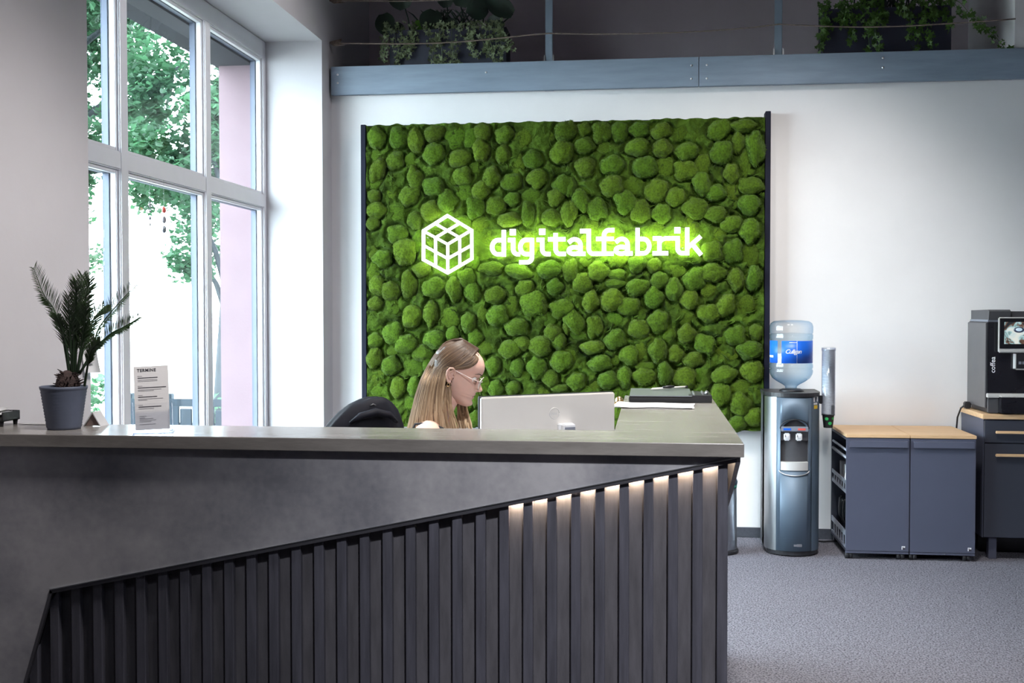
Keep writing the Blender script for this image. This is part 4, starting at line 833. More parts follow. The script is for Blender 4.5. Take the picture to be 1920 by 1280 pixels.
# ------------------------------------------------------------------ two rolling cabinets
def cabinet(x0, x1, label, open_side):
    t = thing('rolling_cabinet', label, 'cabinet', ((x0 + x1) / 2, 7.13, 0), 'rolling cabinets under the wall')
    yf, yb = 6.858, 7.415
    B(x0 - .001, x1 + .001, yf - .004, yb, .719, .738, .002).obj('top', 'wood', t)
    bd = MB()
    if open_side:
        bd.box(x1 - .016, x1, yf + .02, yb, .046, .718); bd.box(x0, x1 - .016, yb - .016, yb, .046, .718); bd.box(x0, x1 - .016, yf + .02, yb - .016, .046, .060)
        bd.box(x0, x1 - .016, yf + .02, yb - .016, .704, .718)
        bd.obj('body', 'cabinet_dark', t)
        for z in (.415, ):
            sh = MB(); sh.box(x0 + .004, x1 - .018, yf + .02, yb - .018, z - .012, z); sh.obj('shelf', 'cabinet_dark', t)
        r1 = MB(); r1.tube([(x0 + .008, yf + .02, .640), (x0 + .008, yb - .018, .640)], .0075, 8); r1.tube([(x0 + .008, yf + .02, .596), (x0 + .008, yb - .018, .596)], .0095, 8); r1.obj('rail', 'tray_grey', t)
        sh = MB(); sh.box(x0 + .010, x1 - .018, yf + .02, yb - .018, .580, .588); sh.obj('shelf', 'cabinet_dark', t)
        for z0, z1, g0, g1 in ((.385, .463, .405, .440), (.055, .165, .075, .132)):   # pierced tray sides
            r2 = MB(); r2.box(x0 + .002, x0 + .006, yf + .02, yb - .018, g1, z1); r2.box(x0 + .002, x0 + .006, yf + .02, yb - .018, z0, g0)
            y = yf + .02
            while y < yb - .05: r2.box(x0 + .002, x0 + .006, y, y + .018, g0, g1); y += .085
            r2.obj('tray_side', 'tray_grey', t)
    else:
        bd.box(x0, x1, yf + .02, yb, .046, .718, .002); bd.obj('body', 'cabinet', t)
    d = MB(); d.box(x0 + .001, x1 - .001, yf, yf + .019, .050, .716, .002); d = d.obj('door', 'cabinet', t)
    B(x0 + .001, x1 - .001, yf + .001, yf + .021, .036, .0485, .001).obj('bottom_rail', 'cabinet', t)
    h = MB(); h.prism([(yf - .001, .703), (yf - .016, .699), (yf - .020, .665), (yf - .016, .664), (yf - .012, .694), (yf - .001, .697)], 'x', x0 + .016, x1 - .014); h.obj('handle', 'cabinet', d)
    B(x1 - .042, x1 - .022, yf - .0008, yf, .064, .084).obj('mark', 'white_plastic', d)
    m_ = MB(); m_.box(x1 - .037, x1 - .022, yf - .0014, yf - .0008, .064, .075); m_.box(x1 - .037, x1 - .033, yf - .0014, yf - .0008, .075, .080); m_.obj('mark', 'ink', d)
    for cx_, cy_ in ((x0 + .022, yf + .03), (x1 - .045, yf + .03), (x0 + .03, yb - .05), (x1 - .04, yb - .05)):
        c = MB(); c.lathe([(.008, -.010), (.0185, -.010), (.0205, -.007), (.0205, .007), (.0185, .010), (.008, .010)], 18, mat=Matrix.Rotation(R(90), 4, 'Y'), c=(cx_ - .011, cy_, .0205))
        c.lathe([(.008, -.010), (.0185, -.010), (.0205, -.007), (.0205, .007), (.0185, .010), (.008, .010)], 18, mat=Matrix.Rotation(R(90), 4, 'Y'), c=(cx_ + .012, cy_, .0205))
        c.box(cx_ - .012, cx_ + .012, cy_ - .012, cy_ + .012, .022, .0365, .003); c.obj('caster', 'black', t)
    return t
cabinet(1.146, 1.507, 'blue-grey rolling cabinet with open side shelves of mugs and glasses', True)
cabinet(1.511, 1.880, 'closed blue-grey rolling cabinet between the open one and coffee counter', False)
B(1.705, 1.711, 6.8555, 6.8585, .038, .046, .001).obj('lock', 'steel', [o for o in COL.objects if o.name.startswith('rolling_cabinet')][-1])
mug = MB().lathe([(.030, 0), (.034, .004), (.036, .085), (.0345, .086), (.0325, .012), (.001, .010)], 20, cap=False).mesh('mug', 'white_plastic')
hnd = MB().tube([(.035 * 1, 0, .068), (.052, 0, .066), (.060, 0, .045), (.052, 0, .024), (.035, 0, .020)], .0045, 8).mesh('handle', 'white_plastic')
for k, (x, y, l) in enumerate(((1.20, 6.93, 'white mug on the middle shelf nearest the cabinet front'), (1.20, 7.02, 'white mug second from the front on the middle shelf'), (1.20, 7.20, 'white mug standing apart towards the back of the middle shelf'), )):
    t = link('mug', mug, None, (x, y, .415)); t.scale = (1, 1, 1.45); tag(t, l, 'mug', 'mugs in the open cabinet'); h = link('handle', hnd, t, (0, 0, 0)); h.rotation_euler = (0, 0, R(-150 + 20 * k))
gl = MB().lathe([(.030, 0), (.028, .004), (.005, .008), (.004, .075), (.012, .09), (.030, .12), (.034, .165), (.030, .215), (.0285, .215), (.032, .165), (.028, .122), (.001, .095)], 20, cap=False).mesh('wine_glass', 'glassware')
for k in range(6):
    t = link('wine_glass', gl, None, (1.195 + (k % 2) * .02, 6.915 + .078 * k, .060)); t.scale = (1, 1, 1.15)
    tag(t, ('first', 'second', 'third', 'fourth', 'fifth', 'sixth')[k] + ' stemmed glass from the front on the lowest shelf of the open cabinet', 'glass', 'stemmed glasses in the open cabinet')

# ------------------------------------------------------------------ coffee counter and machine
kc = thing('coffee_counter', 'anthracite drawer unit on legs with oak top under the coffee machine', 'cabinet', (2.3, 7.17, 0))
B(1.932, 2.85, 6.916, 7.425, .830, .858, .002).obj('top', 'wood', kc)
B(1.942, 2.84, 6.945, 7.42, .130, .829).obj('body', 'cabinet', kc)
for z0, z1, hz_ in ((.692, .822, .755), (.136, .686, .621)):
    for x0, x1 in ((1.944, 2.838),):
        d = B(x0, x1, 6.922, 6.944, z0, z1, .002).obj('drawer', 'cabinet_dark', kc)
        h = MB(); h.box(2.000, 2.60, 6.895, 6.909, hz_ - .008, hz_ + .008, .003)
        for x in (2.05, 2.55): h.box(x - .006, x + .006, 6.908, 6.922, hz_ - .005, hz_ + .005)
        h.obj('handle', 'wood', d)
for x, y in ((1.985, 6.965), (2.78, 6.965), (1.985, 7.36), (2.78, 7.36)): B(x, x + .045, y, y + .045, 0, .130, .002).obj('leg', 'cabinet', kc)
B(1.99, 2.8, 7.20, 7.216, .002, .128).obj('underside_shade', 'black', kc)  # black sheet standing in for the shadow under the unit

cm = thing('coffee_machine', 'black automatic coffee machine with touchscreen on the oak counter', 'coffee machine', (2.15, 7.15, .858))
B(1.968, 2.36, 6.985, 7.375, .885, 1.398, .004).obj('body', 'black', cm)
B(1.962, 1.9685, 6.99, 7.372, .890, 1.392, .002).obj('side_panel', 'machine_side', cm)
B(1.985, 2.345, 7.0, 7.36, .860, .886, .004).obj('plinth', 'black', cm)
m = MB(); m.prism([(6.99, 1.410), (7.36, 1.410), (7.36, 1.466), (7.0, 1.470), (6.978, 1.460)], 'x', 1.978, 2.100)
m.obj('bean_hopper', 'darkgrey', cm)
m = MB(); m.box(2.106, 2.34, 7.0, 7.35, 1.404, 1.460, .008); m.obj('bean_hopper', 'darkgrey', cm)
B(1.975, 2.35, 6.995, 7.37, 1.398, 1.411, .002).obj('top_plate', 'tray_grey', cm)
B(1.972, 2.36, 6.972, 6.984, .95, 1.395, .002).obj('front_plate', 'black_gloss', cm)
sc_ = B(2.018, 2.30, 6.925, 6.950, 1.218, 1.426, .006).obj('touchscreen', 'silver', cm)
B(2.022, 2.296, 6.922, 6.926, 1.243, 1.420, .001).obj('bezel', 'black_gloss', sc_)
B(2.047, 2.272, 6.9205, 6.9225, 1.270, 1.398).obj('display', 'screen', sc_)
MB().lathe([(.030, 0), (.030, .001)], 20, sy=.55, mat=Matrix.Rotation(pi / 2, 4, 'X'), c=(2.128, 6.9205, 1.352)).obj('display', 'screen_cup', sc_)
MB().lathe([(.018, 0), (.018, .001)], 20, sy=.55, mat=Matrix.Rotation(pi / 2, 4, 'X'), c=(2.128, 6.9192, 1.354)).obj('display', 'screen_foam', sc_)
B(2.10, 2.22, 6.95, 6.973, 1.25, 1.39).obj('screen_mount', 'darkgrey', sc_)
t = text_mesh('lettering', 'coffea', .040, 'white_plastic', cm, Matrix.Translation((2.012, 6.9715, 1.098)) @ Matrix.Rotation(pi / 2, 4, 'X') @ Matrix.Rotation(pi / 2, 4, 'Z'), offset=.0002)
sp = MB(); sp.box(2.112, 2.118, 6.93, 6.972, 1.118, 1.212, .001); sp.box(2.112, 2.24, 6.93, 6.972, 1.118, 1.126, .001); sp.obj('spout_frame', 'silver', cm)
s2 = MB(); s2.box(2.119, 2.235, 6.925, 6.972, 1.127, 1.212, .003); s2 = s2.obj('spout', 'black', cm)
for x in (2.13, 2.15, 2.17): B(x, x + .014, 6.922, 6.926, 1.152, 1.168).obj('icon', 'tray_grey', s2)
m = MB(); m.box(1.966, 2.35, 6.950, 6.985, .953, .978, .003); m.obj('tray_ledge', 'silver', cm)
B(2.030, 2.30, 6.90, 6.985, .866, .962, .003).obj('drip_tray', 'black_gloss', cm)
B(2.030, 2.30, 6.897, 6.985, .960, .966, .001).obj('drip_grid', 'silver', cm)
B(1.972, 2.03, 6.96, 6.99, .862, .95, .003).obj('cup_niche', 'darkgrey', cm)
pc = MB().tube([(1.968, 7.30, .885), (1.935, 7.30, .885), (1.912, 7.32, .86), (1.900, 7.35, .80), (1.903, 7.39, .70), (1.915, 7.42, .55)], .0055, 8)
pc.box(1.925, 1.962, 7.275, 7.325, .8605, .902, .006); pc.obj('power_cord', 'black', cm)
# ------------------------------------------------------------------ things on the counter
# potted palm
pp = thing('potted_palm', 'small cycad palm in a ribbed blue-grey pot on the counter', 'plant', (-1.80, 3.34, H))
px, py = -1.817, 3.345
prof = [(.001, 0), (.049, 0)]
for k in range(26):
    z = .004 + .120 * k / 25; prof.append((.050 + .0185 * z / .124 + (.0012 if k % 2 else -.0004), z))
prof += [(.0705, .126), (.0715, .133), (.0685, .134), (.066, .126), (.062, .112), (.001, .112)]
MB().lathe(prof, 40, c=(px, py, H + .0005), cap=False).obj('pot', 'pot', pp)
MB().lathe([(.0645, .108), (.06, .118), (.03, .124), (.001, .125)], 24, c=(px, py, H), cap=False).obj('soil', 'soil', pp)
m = MB(); m.lathe([(.020, .112), (.034, .120), (.037, .135), (.034, .155), (.024, .172), (.010, .182), (.001, .184)], 18, c=(px + .014, py, H), cap=False)
rp_ = random.Random(5)
for _ in range(70):
    a = rp_.uniform(0, 6.3); z = rp_.uniform(.12, .175); r0 = .034 if z < .155 else .024; L = rp_.uniform(.006, .02)
    m.tube([(px + .014 + r0 * .8 * cos(a), py + r0 * .8 * sin(a), H + z), (px + .014 + (r0 + L) * cos(a), py + (r0 + L) * sin(a), H + z + L * .6)], [.0032, .001], 5)
m.obj('trunk', 'palm_trunk', pp)
SPX = lambda x: -1.800 + (40 + x / 5.118 - 116) * .00176
SPZ = lambda y: 1.231 - (490 + y / 5.118 - 726) * .00166
FR = [([(395, 1090), (370, 900), (335, 680), (270, 460), (180, 310), (95, 60)], -.02, .30, 1, .062),
      ([(440, 1090), (460, 850), (485, 550), (490, 330), (500, 130)], .02, .25, 0, .062), ([(450, 1090), (480, 750), (540, 500), (600, 320), (645, 165)], -.03, .25, 0, .062),
      ([(490, 1080), (600, 890), (650, 650), (800, 430), (985, 210)], .05, .3, 1, .052), ([(500, 1070), (630, 850), (780, 700), (900, 630), (1048, 535)], .02, .25, 1, .044),
      ([(540, 1195), (590, 1000), (650, 850), (770, 760)], -.05, .35, 0, .040), ([(410, 1090), (400, 900), (392, 650), (390, 400)], .06, .2, 0, .045),
      ([(470, 1090), (520, 800), (570, 560), (640, 430)], .07, .25, 0, .055), ([(430, 1090), (470, 700), (520, 400), (560, 190)], -.06, .3, 0, .058),
      ([(420, 1090), (430, 800), (440, 560), (455, 330)], -.04, .25, 0, .055), ([(465, 1090), (530, 800), (585, 600), (625, 420)], -.04, .25, 0, .055), ([(400, 1090), (385, 820), (360, 640), (330, 520)], -.03, .3, 1, .05)]
def catmull(p, n):
    p = [Vector(q) for q in p]; p = [2 * p[0] - p[1]] + p + [2 * p[-1] - p[-2]]; out = []
    for i in range(1, len(p) - 2):
        for k in range(n):
            t = k / n; out.append(.5 * ((2 * p[i]) + (p[i + 1] - p[i - 1]) * t + (2 * p[i - 1] - 5 * p[i] + 4 * p[i + 1] - p[i + 2]) * t * t + (3 * p[i] - p[i - 1] - 3 * p[i + 1] + p[i + 2]) * t ** 3))
    out.append(p[-2]); return out
for sp_, dy, t0, one, LL in FR:
    L = len(sp_) - 1
    c = catmull([(SPX(x), py + dy * (k / L) ** 1.3, SPZ(y)) for k, (x, y) in enumerate(sp_)], 12); n = len(c)
    m = MB(); m.tube(c, [.0042 - .0034 * k / n for k in range(n)], 6)
    for j in range(60):
        t = t0 + (1 - t0) * j / 60; k = min(n - 2, int(t * (n - 1))); p = c[k].lerp(c[k + 1], t * (n - 1) - k); tg = (c[k + 1] - c[k]).normalized()
        side = tg.cross(Vector((0, 1, 0))).normalized()
        if side.z < 0 and abs(tg.x) > .3: side = -side
        for sgn in (1, -1):
            ln = LL * (.35 + .65 * sin(pi * min(1, .16 + .78 * (t - t0) / (1 - t0)))) * rp_.uniform(.85, 1.1) * (.55 if (one and sgn < 0) else 1)
            d = (tg * (.75 if not one else .5) + side * sgn * (.75 if not one else .8) + Vector((0, rp_.uniform(-.3, .3), (.55 if one else .30) if sgn > 0 else .1))).normalized()
            w_ = (d.cross(Vector((0, 1, 0))).normalized() * .85 + Vector((0, .5, 0))).normalized() * .0019
            e = p + d * ln; q = p + d * ln * .45 + Vector((0, 0, .002))
            m.add([p - w_ * .5, p + w_ * .5, q + w_, q - w_, e], [(0, 1, 2, 3), (3, 2, 4)], 0)
    m.obj('frond', 'palm', pp)

# leaflet holder
hd = thing('leaflet_holder', 'clear acrylic leaflet stand on the counter holding a printed sheet', 'holder', (-1.47, 3.28, H))
T = Matrix.Translation((-1.488, 3.262, H)) @ Matrix.Rotation(R(18), 4, 'Z') @ Matrix.Rotation(R(-10), 4, 'X') @ Matrix.Rotation(R(-2.5), 4, 'Y')
def tb(m_, T_):
    m_.v = [tuple(T_ @ Vector(v)) for v in m_.v]; return m_
m = MB(); m.box(-.058, .058, .010, .012, .004, .165); m.box(-.058, .058, -.022, -.020, .004, .088); m.box(-.058, -.056, -.022, .012, .004, .095); m.box(.056, .058, -.022, .012, .004, .088); m.box(-.058, .058, -.022, .012, .004, .006)
tb(m, T).obj('pocket', 'clear', hd)
m = MB(); m.box(-.058, .058, .010, .070, 0, .003); m.tube([(-.058, .07, .0015), (.058, .07, .0015)], .0015, 6)
T2 = Matrix.Translation((-1.488, 3.262, H + .0005)) @ Matrix.Rotation(R(18), 4, 'Z'); m2 = MB(); m2.box(-.058, .058, -.024, .07, 0, .003); tb(m2, T2).obj('base', 'clear', hd)
sh = thing('leaflet', 'printed white event leaflet standing in the clear holder', 'leaflet', (-1.47, 3.27, H + .006))
tb(B(-.050, .050, -.006, -.003, .010, .203), T).obj('sheet', 'paper', sh)
ts = text_mesh('lettering', 'TERMINE', .0125, 'ink', sh, T @ face_minus_y(-.040, -.0066, .187), ext=.0002, offset=.0002, spacing=1.12)
def rows(m_, x0, x1, z, h): m_.box(x0, x1, -.0066, -.006, z - h / 2, z + h / 2)
mi = MB(); mg = MB()
for z, wd in ((.168, .058), (.138, .082), (.110, .055), (.080, .066)): rows(mi, -.039, -.039 + wd, z, .0022); rows(mg, -.039, -.026, z + .0055, .0010)
for z, wd in ((.162, .057), (.158, .057), (.132, .068), (.1285, .046), (.104, .072), (.1005, .026), (.0745, .045)): rows(mg, -.039, -.039 + wd, z, .0011)
for z, wd in ((.052, .020), (.047, .016), (.0440, .040), (.0395, .048), (.0355, .034), (.027, .046)): rows(mg, -.037, -.037 + wd, z, .0010)
tb(mi, T).obj('print', 'ink', sh); tb(mg, T).obj('print', 'ink_grey', sh)

# left end: tray with sheets, a loose sheet, a small tent card, note on the wall corner
tr = thing('letter_tray', 'black letter tray on feet at the left end of the counter', 'tray', (-2.0, 3.4, H))
Tt = Matrix.Translation((-2.105, 3.435, H)) @ Matrix.Rotation(R(12), 4, 'Z')
Tt = Matrix.Translation((-2.055, 3.425, H))
m = MB(); m.box(-.068, .016, -.05, .05, .016, .020, .001); m.prism([(-.05, .016), (-.05, .030), (-.047, .030), (-.047, .020)], 'x', -.068, .016); m.box(.012, .016, -.05, .05, .016, .046, .001); m.box(-.068, .016, .047, .05, .016, .046, .001)
tb(m, Tt).obj('tray', 'black', tr)
for x, y in ((-.055, -.04), (.005, -.04), (-.055, .04), (.005, .04)): tb(MB().lathe([(.006, 0), (.008, .016)], 10, c=(x, y, 0)), Tt).obj('foot', 'black', tr)
for k, (dx, dz, l) in enumerate(((0, 0, 'lower curled sheet lying in the black letter tray'), (-.012, .009, 'top curled sheet lying in the black letter tray'))):
    m = MB(); v_ = []; n = 10
    for i in range(n + 1):
        u = i / n; x = -.060 + dx + .058 * u; z = .022 + dz + .020 * (1 - (u - .4) ** 2 * 1.2) + .004 * (u > .8)
        v_ += [(x, -.049, z), (x, .044, z + .004), (x, .044, z + .003 + .0008), (x, -.049, z - .001)]
    f_ = []
    for i in range(n):
        for q in range(4): f_.append((4 * i + q, 4 * i + (q + 1) % 4, 4 * i + 4 + (q + 1) % 4, 4 * i + 4 + q))
    m.add(v_, f_, 0, True); o = tb(m, Tt).obj('paper_sheet', 'paper_grey'); tag(o, l, 'paper', 'sheets in the letter tray')
m = MB(); v_ = []
for x, z in ((-2.032, .0012), (-1.965, .0006), (-1.905, .0006), (-1.885, .014)): v_ += [(x, 3.455, H + z), (x + .01, 3.492, H + z), (x + .01, 3.492, H + z + .0008), (x, 3.455, H + z + .0008)]
f_ = [(4 * i + q, 4 * i + (q + 1) % 4, 4 * i + 4 + (q + 1) % 4, 4 * i + 4 + q) for i in range(3) for q in range(4)]
tag(m.add(v_, f_).obj('paper_sheet', 'paper'), 'loose white sheet with a raised edge lying behind the palm pot', 'paper')
tc_ = thing('tent_card', 'small grey and brown folded tent card behind the palm pot', 'card', (-1.775, 3.46, H))
m = MB(); m.prism([(-1.800, H), (-1.797, H), (-1.767, H + .0425), (-1.769, H + .0455)], 'y', 3.43, 3.485); m.obj('leaf', 'paper_grey', tc_)
m = MB(); m.prism([(-1.739, H), (-1.742, H), (-1.769, H + .0425), (-1.767, H + .0455)], 'y', 3.43, 3.485); m.obj('leaf', 'paper_grey', tc_)
m = MB(); m.prism([(-1.794, H + .001), (-1.745, H + .001), (-1.768, H + .0425)], 'y', 3.436, 3.440); m.obj('end_flap', 'card', tc_)
nt_ = thing('paper_note', 'grey paper note curling off the wall edge beside the window', 'note', (-2.12, 4.09, 1.23))
m = MB(); v_ = []; n = 8
for i in range(n + 1):
    u = i / n; z = 1.385 - .15 * u; x = XL + .003 + .012 * u * u
    v_ += [(x, 4.045, z), (x + .012 * u, 4.145, z - .004), (x + .012 * u - .0008, 4.145, z - .004), (x - .0008, 4.045, z)]
f_ = [(4 * i + q, 4 * i + (q + 1) % 4, 4 * i + 4 + (q + 1) % 4, 4 * i + 4 + q) for i in range(n) for q in range(4)]
m.add(v_, f_, 0, True).obj('sheet', 'paper_grey', nt_)
MB().box(XL + .0005, XL + .005, 4.07, 4.12, 1.37, 1.39).obj('tape', 'paper', nt_)
MB().lathe([(.004, 0), (.004, .002)], 10, mat=Matrix.Rotation(pi / 2, 4, 'Y'), c=(XL + .015, 4.062, 1.268)).obj('dot', 'ink', nt_)
m = MB()
for z, y1 in ((1.330, 4.12), (1.318, 4.125), (1.305, 4.11), (1.268, 4.10)):
    u = (1.385 - z) / .15; x = XL + .003 + .012 * u * u; m.box(x + .0006, x + .004 + .010 * u, 4.075, y1, z, z + .0022)
m.obj('print', 'ink_grey', nt_)

# right return: black tray, folder, pen, white sheets
tr = thing('document_box', 'flat black desk box at the far end of the counter return', 'box', (.06, 4.72, H))
m = MB(); m.box(-.085, .205, 4.56, 4.90, H, H + .024, .003); m.box(.150, .243, 4.565, 4.80, H, H + .030, .002); m.obj('box', 'black', tr)
m = MB(); m.box(.170, .176, 4.58, 4.74, H + .030, H + .036); m.box(.205, .212, 4.60, 4.72, H + .030, H + .040, .002); m.tube([(.222, 4.60, H + .036), (.228, 4.70, H + .036)], .006, 8); m.obj('clip_rail', 'steel', tr)
fo = thing('folder', 'closed dark grey-green folder lying on the black desk box', 'folder', (.05, 4.7, H + .025))
m = MB(); m.prism([(4.553, H + .0252), (4.90, H + .0252), (4.90, H + .034), (4.553, H + .0285)], 'x', -.083, .165); m.obj('cover', 'folder', fo)
MB().prism([(4.551, H + .0262), (4.5528, H + .0262), (4.5528, H + .0282), (4.551, H + .0282)], 'x', -.080, .162).obj('edge', 'tray_grey', fo)
pn = thing('pen', 'white pen with a black clip resting on the grey-green folder', 'pen', (.06, 4.82, H + .035))
m = MB(); m.tube([(.002, 4.78, H + .0385), (.010, 4.785, H + .039), (.145, 4.87, H + .043)], [.001, .0048, .0048], 10); m.obj('barrel', 'pen', pn)
m = MB(); m.tube([(.052, 4.806, H + .0455), (.085, 4.826, H + .0470), (.100, 4.836, H + .0472)], [.004, .0065, .003], 8); m.tube([(.145, 4.87, H + .043), (.156, 4.877, H + .0432)], .005, 8); m.obj('clip', 'black', pn)
for k, (rot, l) in enumerate(((0, 'lowest of the white sheets lying on the counter return'), (2.5, 'middle one of the white sheets lying on the counter return'), (-2, 'top white sheet lying on the counter return'))):
    Tp = Matrix.Translation((.016, 4.375, H + .0008 + .0022 * k)) @ Matrix.Rotation(R(rot - 3), 4, 'Z')
    m = MB(); v_ = []; n = 10
    for i in range(n + 1):
        u = i / n; x = -.148 + .296 * u; z = .0015 * sin(5 * u + k) ** 2 + .0035 * max(0, .15 - u) / .15
        v_ += [(x, -.10, z), (x, .10, z), (x, .10, z + .0007), (x, -.10, z + .0007)]
    m.add(v_, [(4 * i + q, 4 * i + (q + 1) % 4, 4 * i + 4 + (q + 1) % 4, 4 * i + 4 + q) for i in range(n) for q in range(4)] + [(0, 1, 2, 3), (4 * n, 4 * n + 1, 4 * n + 2, 4 * n + 3)], 0)
    tag(tb(m, Tp).obj('paper_sheet', 'paper'), l, 'paper', 'sheets on the counter return')
# small brass table ornament between monitor and return
br = thing('desk_lamp', 'small brass lamp head just behind the right edge of the monitor', 'lamp', (-.16, 4.75, .725))
MB().lathe([(.05, .725), (.05, .735), (.012, .742)], 20, c=(-.16, 4.72, 0)).obj('base', 'gold', br); MB().tube([(-.16, 4.72, .74), (-.155, 4.72, 1.06), (-.14, 4.72, 1.095)], .005, 8).obj('stem', 'gold', br)
MB().lathe([(.006, .02), (.016, .012), (.020, -.012), (.018, -.012), (.012, .008), (.001, .010)], 16, c=(-.128, 4.72, 1.092), cap=False).obj('shade', 'gold', br)

# monitor
mo = thing('monitor', 'silver computer monitor seen from behind above the counter', 'monitor', (-.35, 4.0, .725))
ax = Vector((-.576, 3.85, 0)); bx_ = Vector((-.1300, 4.15, 0)); u_ = (bx_ - ax).normalized(); nrm = Vector((u_.y, -u_.x, 0)); Wm = (bx_ - ax).length
TM = Matrix(((u_.x, -nrm.x, 0, ax.x), (u_.y, -nrm.y, 0, ax.y), (0, 0, 1, 0), (0, 0, 0, 1)))     # local x along the screen, -y towards the camera
sh = MB(); sh.box(0, Wm, -.004, .014, .842, 1.170, .004); tb(sh, TM).obj('back_shell', 'monitor', mo)
tb(B(-.003, Wm + .003, .0142, .0215, .839, 1.173, .002), TM).obj('bezel', 'darkgrey', mo)
tb(B(.006, Wm - .006, .0217, .0225, .850, 1.166), TM).obj('screen', 'black_gloss', mo)
m = MB(); nck = MB(); lx = Wm * .605
nck.box(lx - .030, lx + .030, -.020, -.004, .98, 1.068, .003); nck.box(lx - .024, lx + .024, -.045, -.020, .74, 1.068, .004); tb(nck, TM).obj('stand_neck', 'white_plastic', mo)
tb(B(lx - .021, lx + .021, -.0466, -.0452, .745, 1.057, .0006), TM).obj('cable_slot', 'tray_grey', mo)
tb(B(lx - .11, lx + .11, -.12, .08, .7255, .7405, .004), TM).obj('stand_base', 'silver', mo)
lo = MB(); lx2 = Wm * .53
lo.tube([(lx2 + .0195 * cos(R(a)), -.0048, 1.104 + .0195 * sin(R(a))) for a in range(0, 361, 15)], .0012, 5)
lo = tb(lo, TM).obj('emblem', 'monitor_logo', mo)
text_mesh('lettering', 'DELL', .0125, 'monitor_logo', lo, TM @ face_minus_y(lx2 - .0155, -.0043, 1.0995), ext=.0004, offset=.0003)

# ------------------------------------------------------------------ gallery planters
def ivy_leaf_at(v, f, c, s, e, rl):
    o = len(v)
    for p in ((0, -.1, 0), (.42, -.34, .05), (.36, -.02, 0), (.62, .18, .06), (.2, .22, 0), (0, .72, .05), (-.2, .22, 0), (-.62, .18, .06), (-.36, -.02, 0), (-.42, -.34, .05)):
        v.append(tuple(c + e @ (Vector(p) * s)))
    f += [(o, o + 1, o + 2), (o, o + 2, o + 3, o + 4), (o, o + 4, o + 5, o + 6), (o, o + 6, o + 7, o + 8), (o, o + 8, o + 9)]
def planter(x0, x1, z1, label, seed, mat, big, vines, lsz):
    t = thing('planter_box', label, 'planter', ((x0 + x1) / 2, 7.62, 2.95), 'planters behind the painted boards'); r_ = random.Random(seed)
    y0, y1 = 7.53, 7.75; m = MB(); w_ = .012
    m.box(x0, x1, y0, y0 + w_, 2.952, z1); m.box(x0, x1, y1 - w_, y1, 2.952, z1); m.box(x0, x0 + w_, y0 + w_, y1 - w_, 2.952, z1); m.box(x1 - w_, x1, y0 + w_, y1 - w_, 2.952, z1); m.box(x0, x1, y0, y1, 2.951, 2.965)
    m.obj('box', 'planter', t); B(x0 + w_, x1 - w_, y0 + w_, y1 - w_, 2.97, z1 - .02).obj('soil', 'soil', t)
    for xs, dx, drop, out in vines:
        v = []; f = []; n = 26; pts = []
        for k in range(n + 1):
            q = k / n; up = .05 * sin(pi * min(1, q * 3)) if q < .34 else 0
            pts.append(Vector((xs + dx * q + .012 * sin(6 * q + xs * 9), y0 + .04 - (.04 + .055 * out) * min(1, q * 2.4), z1 - .01 + up - drop * max(0, q - .12) / .88)))
        m = MB(); m.tube(pts, .0017, 5)
        for p in pts[1:]:
            for _ in range(2 if r_.random() < .75 else 3):
                if r_.random() < .30: continue
                e = Euler((R(90) + r_.uniform(-.7, .5), r_.uniform(-.6, .6), r_.uniform(-1.0, 1.0))).to_matrix() @ Euler((0, 0, pi + r_.uniform(-.9, .9))).to_matrix()
                c = p + Vector((r_.uniform(-.028, .028), r_.uniform(-.02, .004), r_.uniform(-.022, .022)))
                ivy_leaf_at(v, f, c, lsz * r_.uniform(.65, 1.2), e, r_)
        m.add(v, f); m.obj('ivy_vine', mat, t)
    for bx0, bz, L, wd, ang, lean, mm in big:           # broad upright leaves on stalks
        base = Vector((bx0, 7.63, z1 - .03)); tip = Vector((bx0 + .16 * sin(R(lean)), 7.58, bz)); m = MB()
        m.tube([base, base.lerp(tip, .5) + Vector((-.02 * sin(R(lean)), 0, .02)), tip], [.006, .005, .004], 6)
        rot = Euler((R(100), 0, 0)).to_matrix(); rot = Matrix.Rotation(R(-ang), 3, 'Y') @ rot
        v = []; f = []; nn = 9
        for k in range(nn + 1):
            q = k / nn; hw = wd * (sin(pi * min(1, q * .9 + .1)) ** .75) * (1 if q < .97 else .2); zz = .05 * L * 6 * q * q
            for s_ in (-1, -.5, 0, .5, 1): v.append(tuple(tip + rot @ Vector((s_ * hw, L * q, .25 * abs(s_) * hw - zz * .3))))
        for k in range(nn):
            for s_ in range(4): f.append((5 * k + s_, 5 * k + s_ + 1, 5 * k + s_ + 6, 5 * k + s_ + 5))
        m.add(v, f, 0, True); m.obj('leaf', mm, t)
    gr = MB(); 
    for _ in range(34):                                   # narrow arching blades in the middle
        xb = (x0 + x1) / 2 + r_.uniform(-.16, .16); a = r_.uniform(-1, 1); pts = [Vector((xb + a * .16 * q, 7.62 - .05 * q, z1 - .02 + .26 * q - .10 * q * q)) for q in (0, .35, .7, 1)]
        gr.tube(pts, [.004, .006, .005, .001], 4, flat=.3)
    gr.obj('blades', 'leaf_dark', t)
    return t
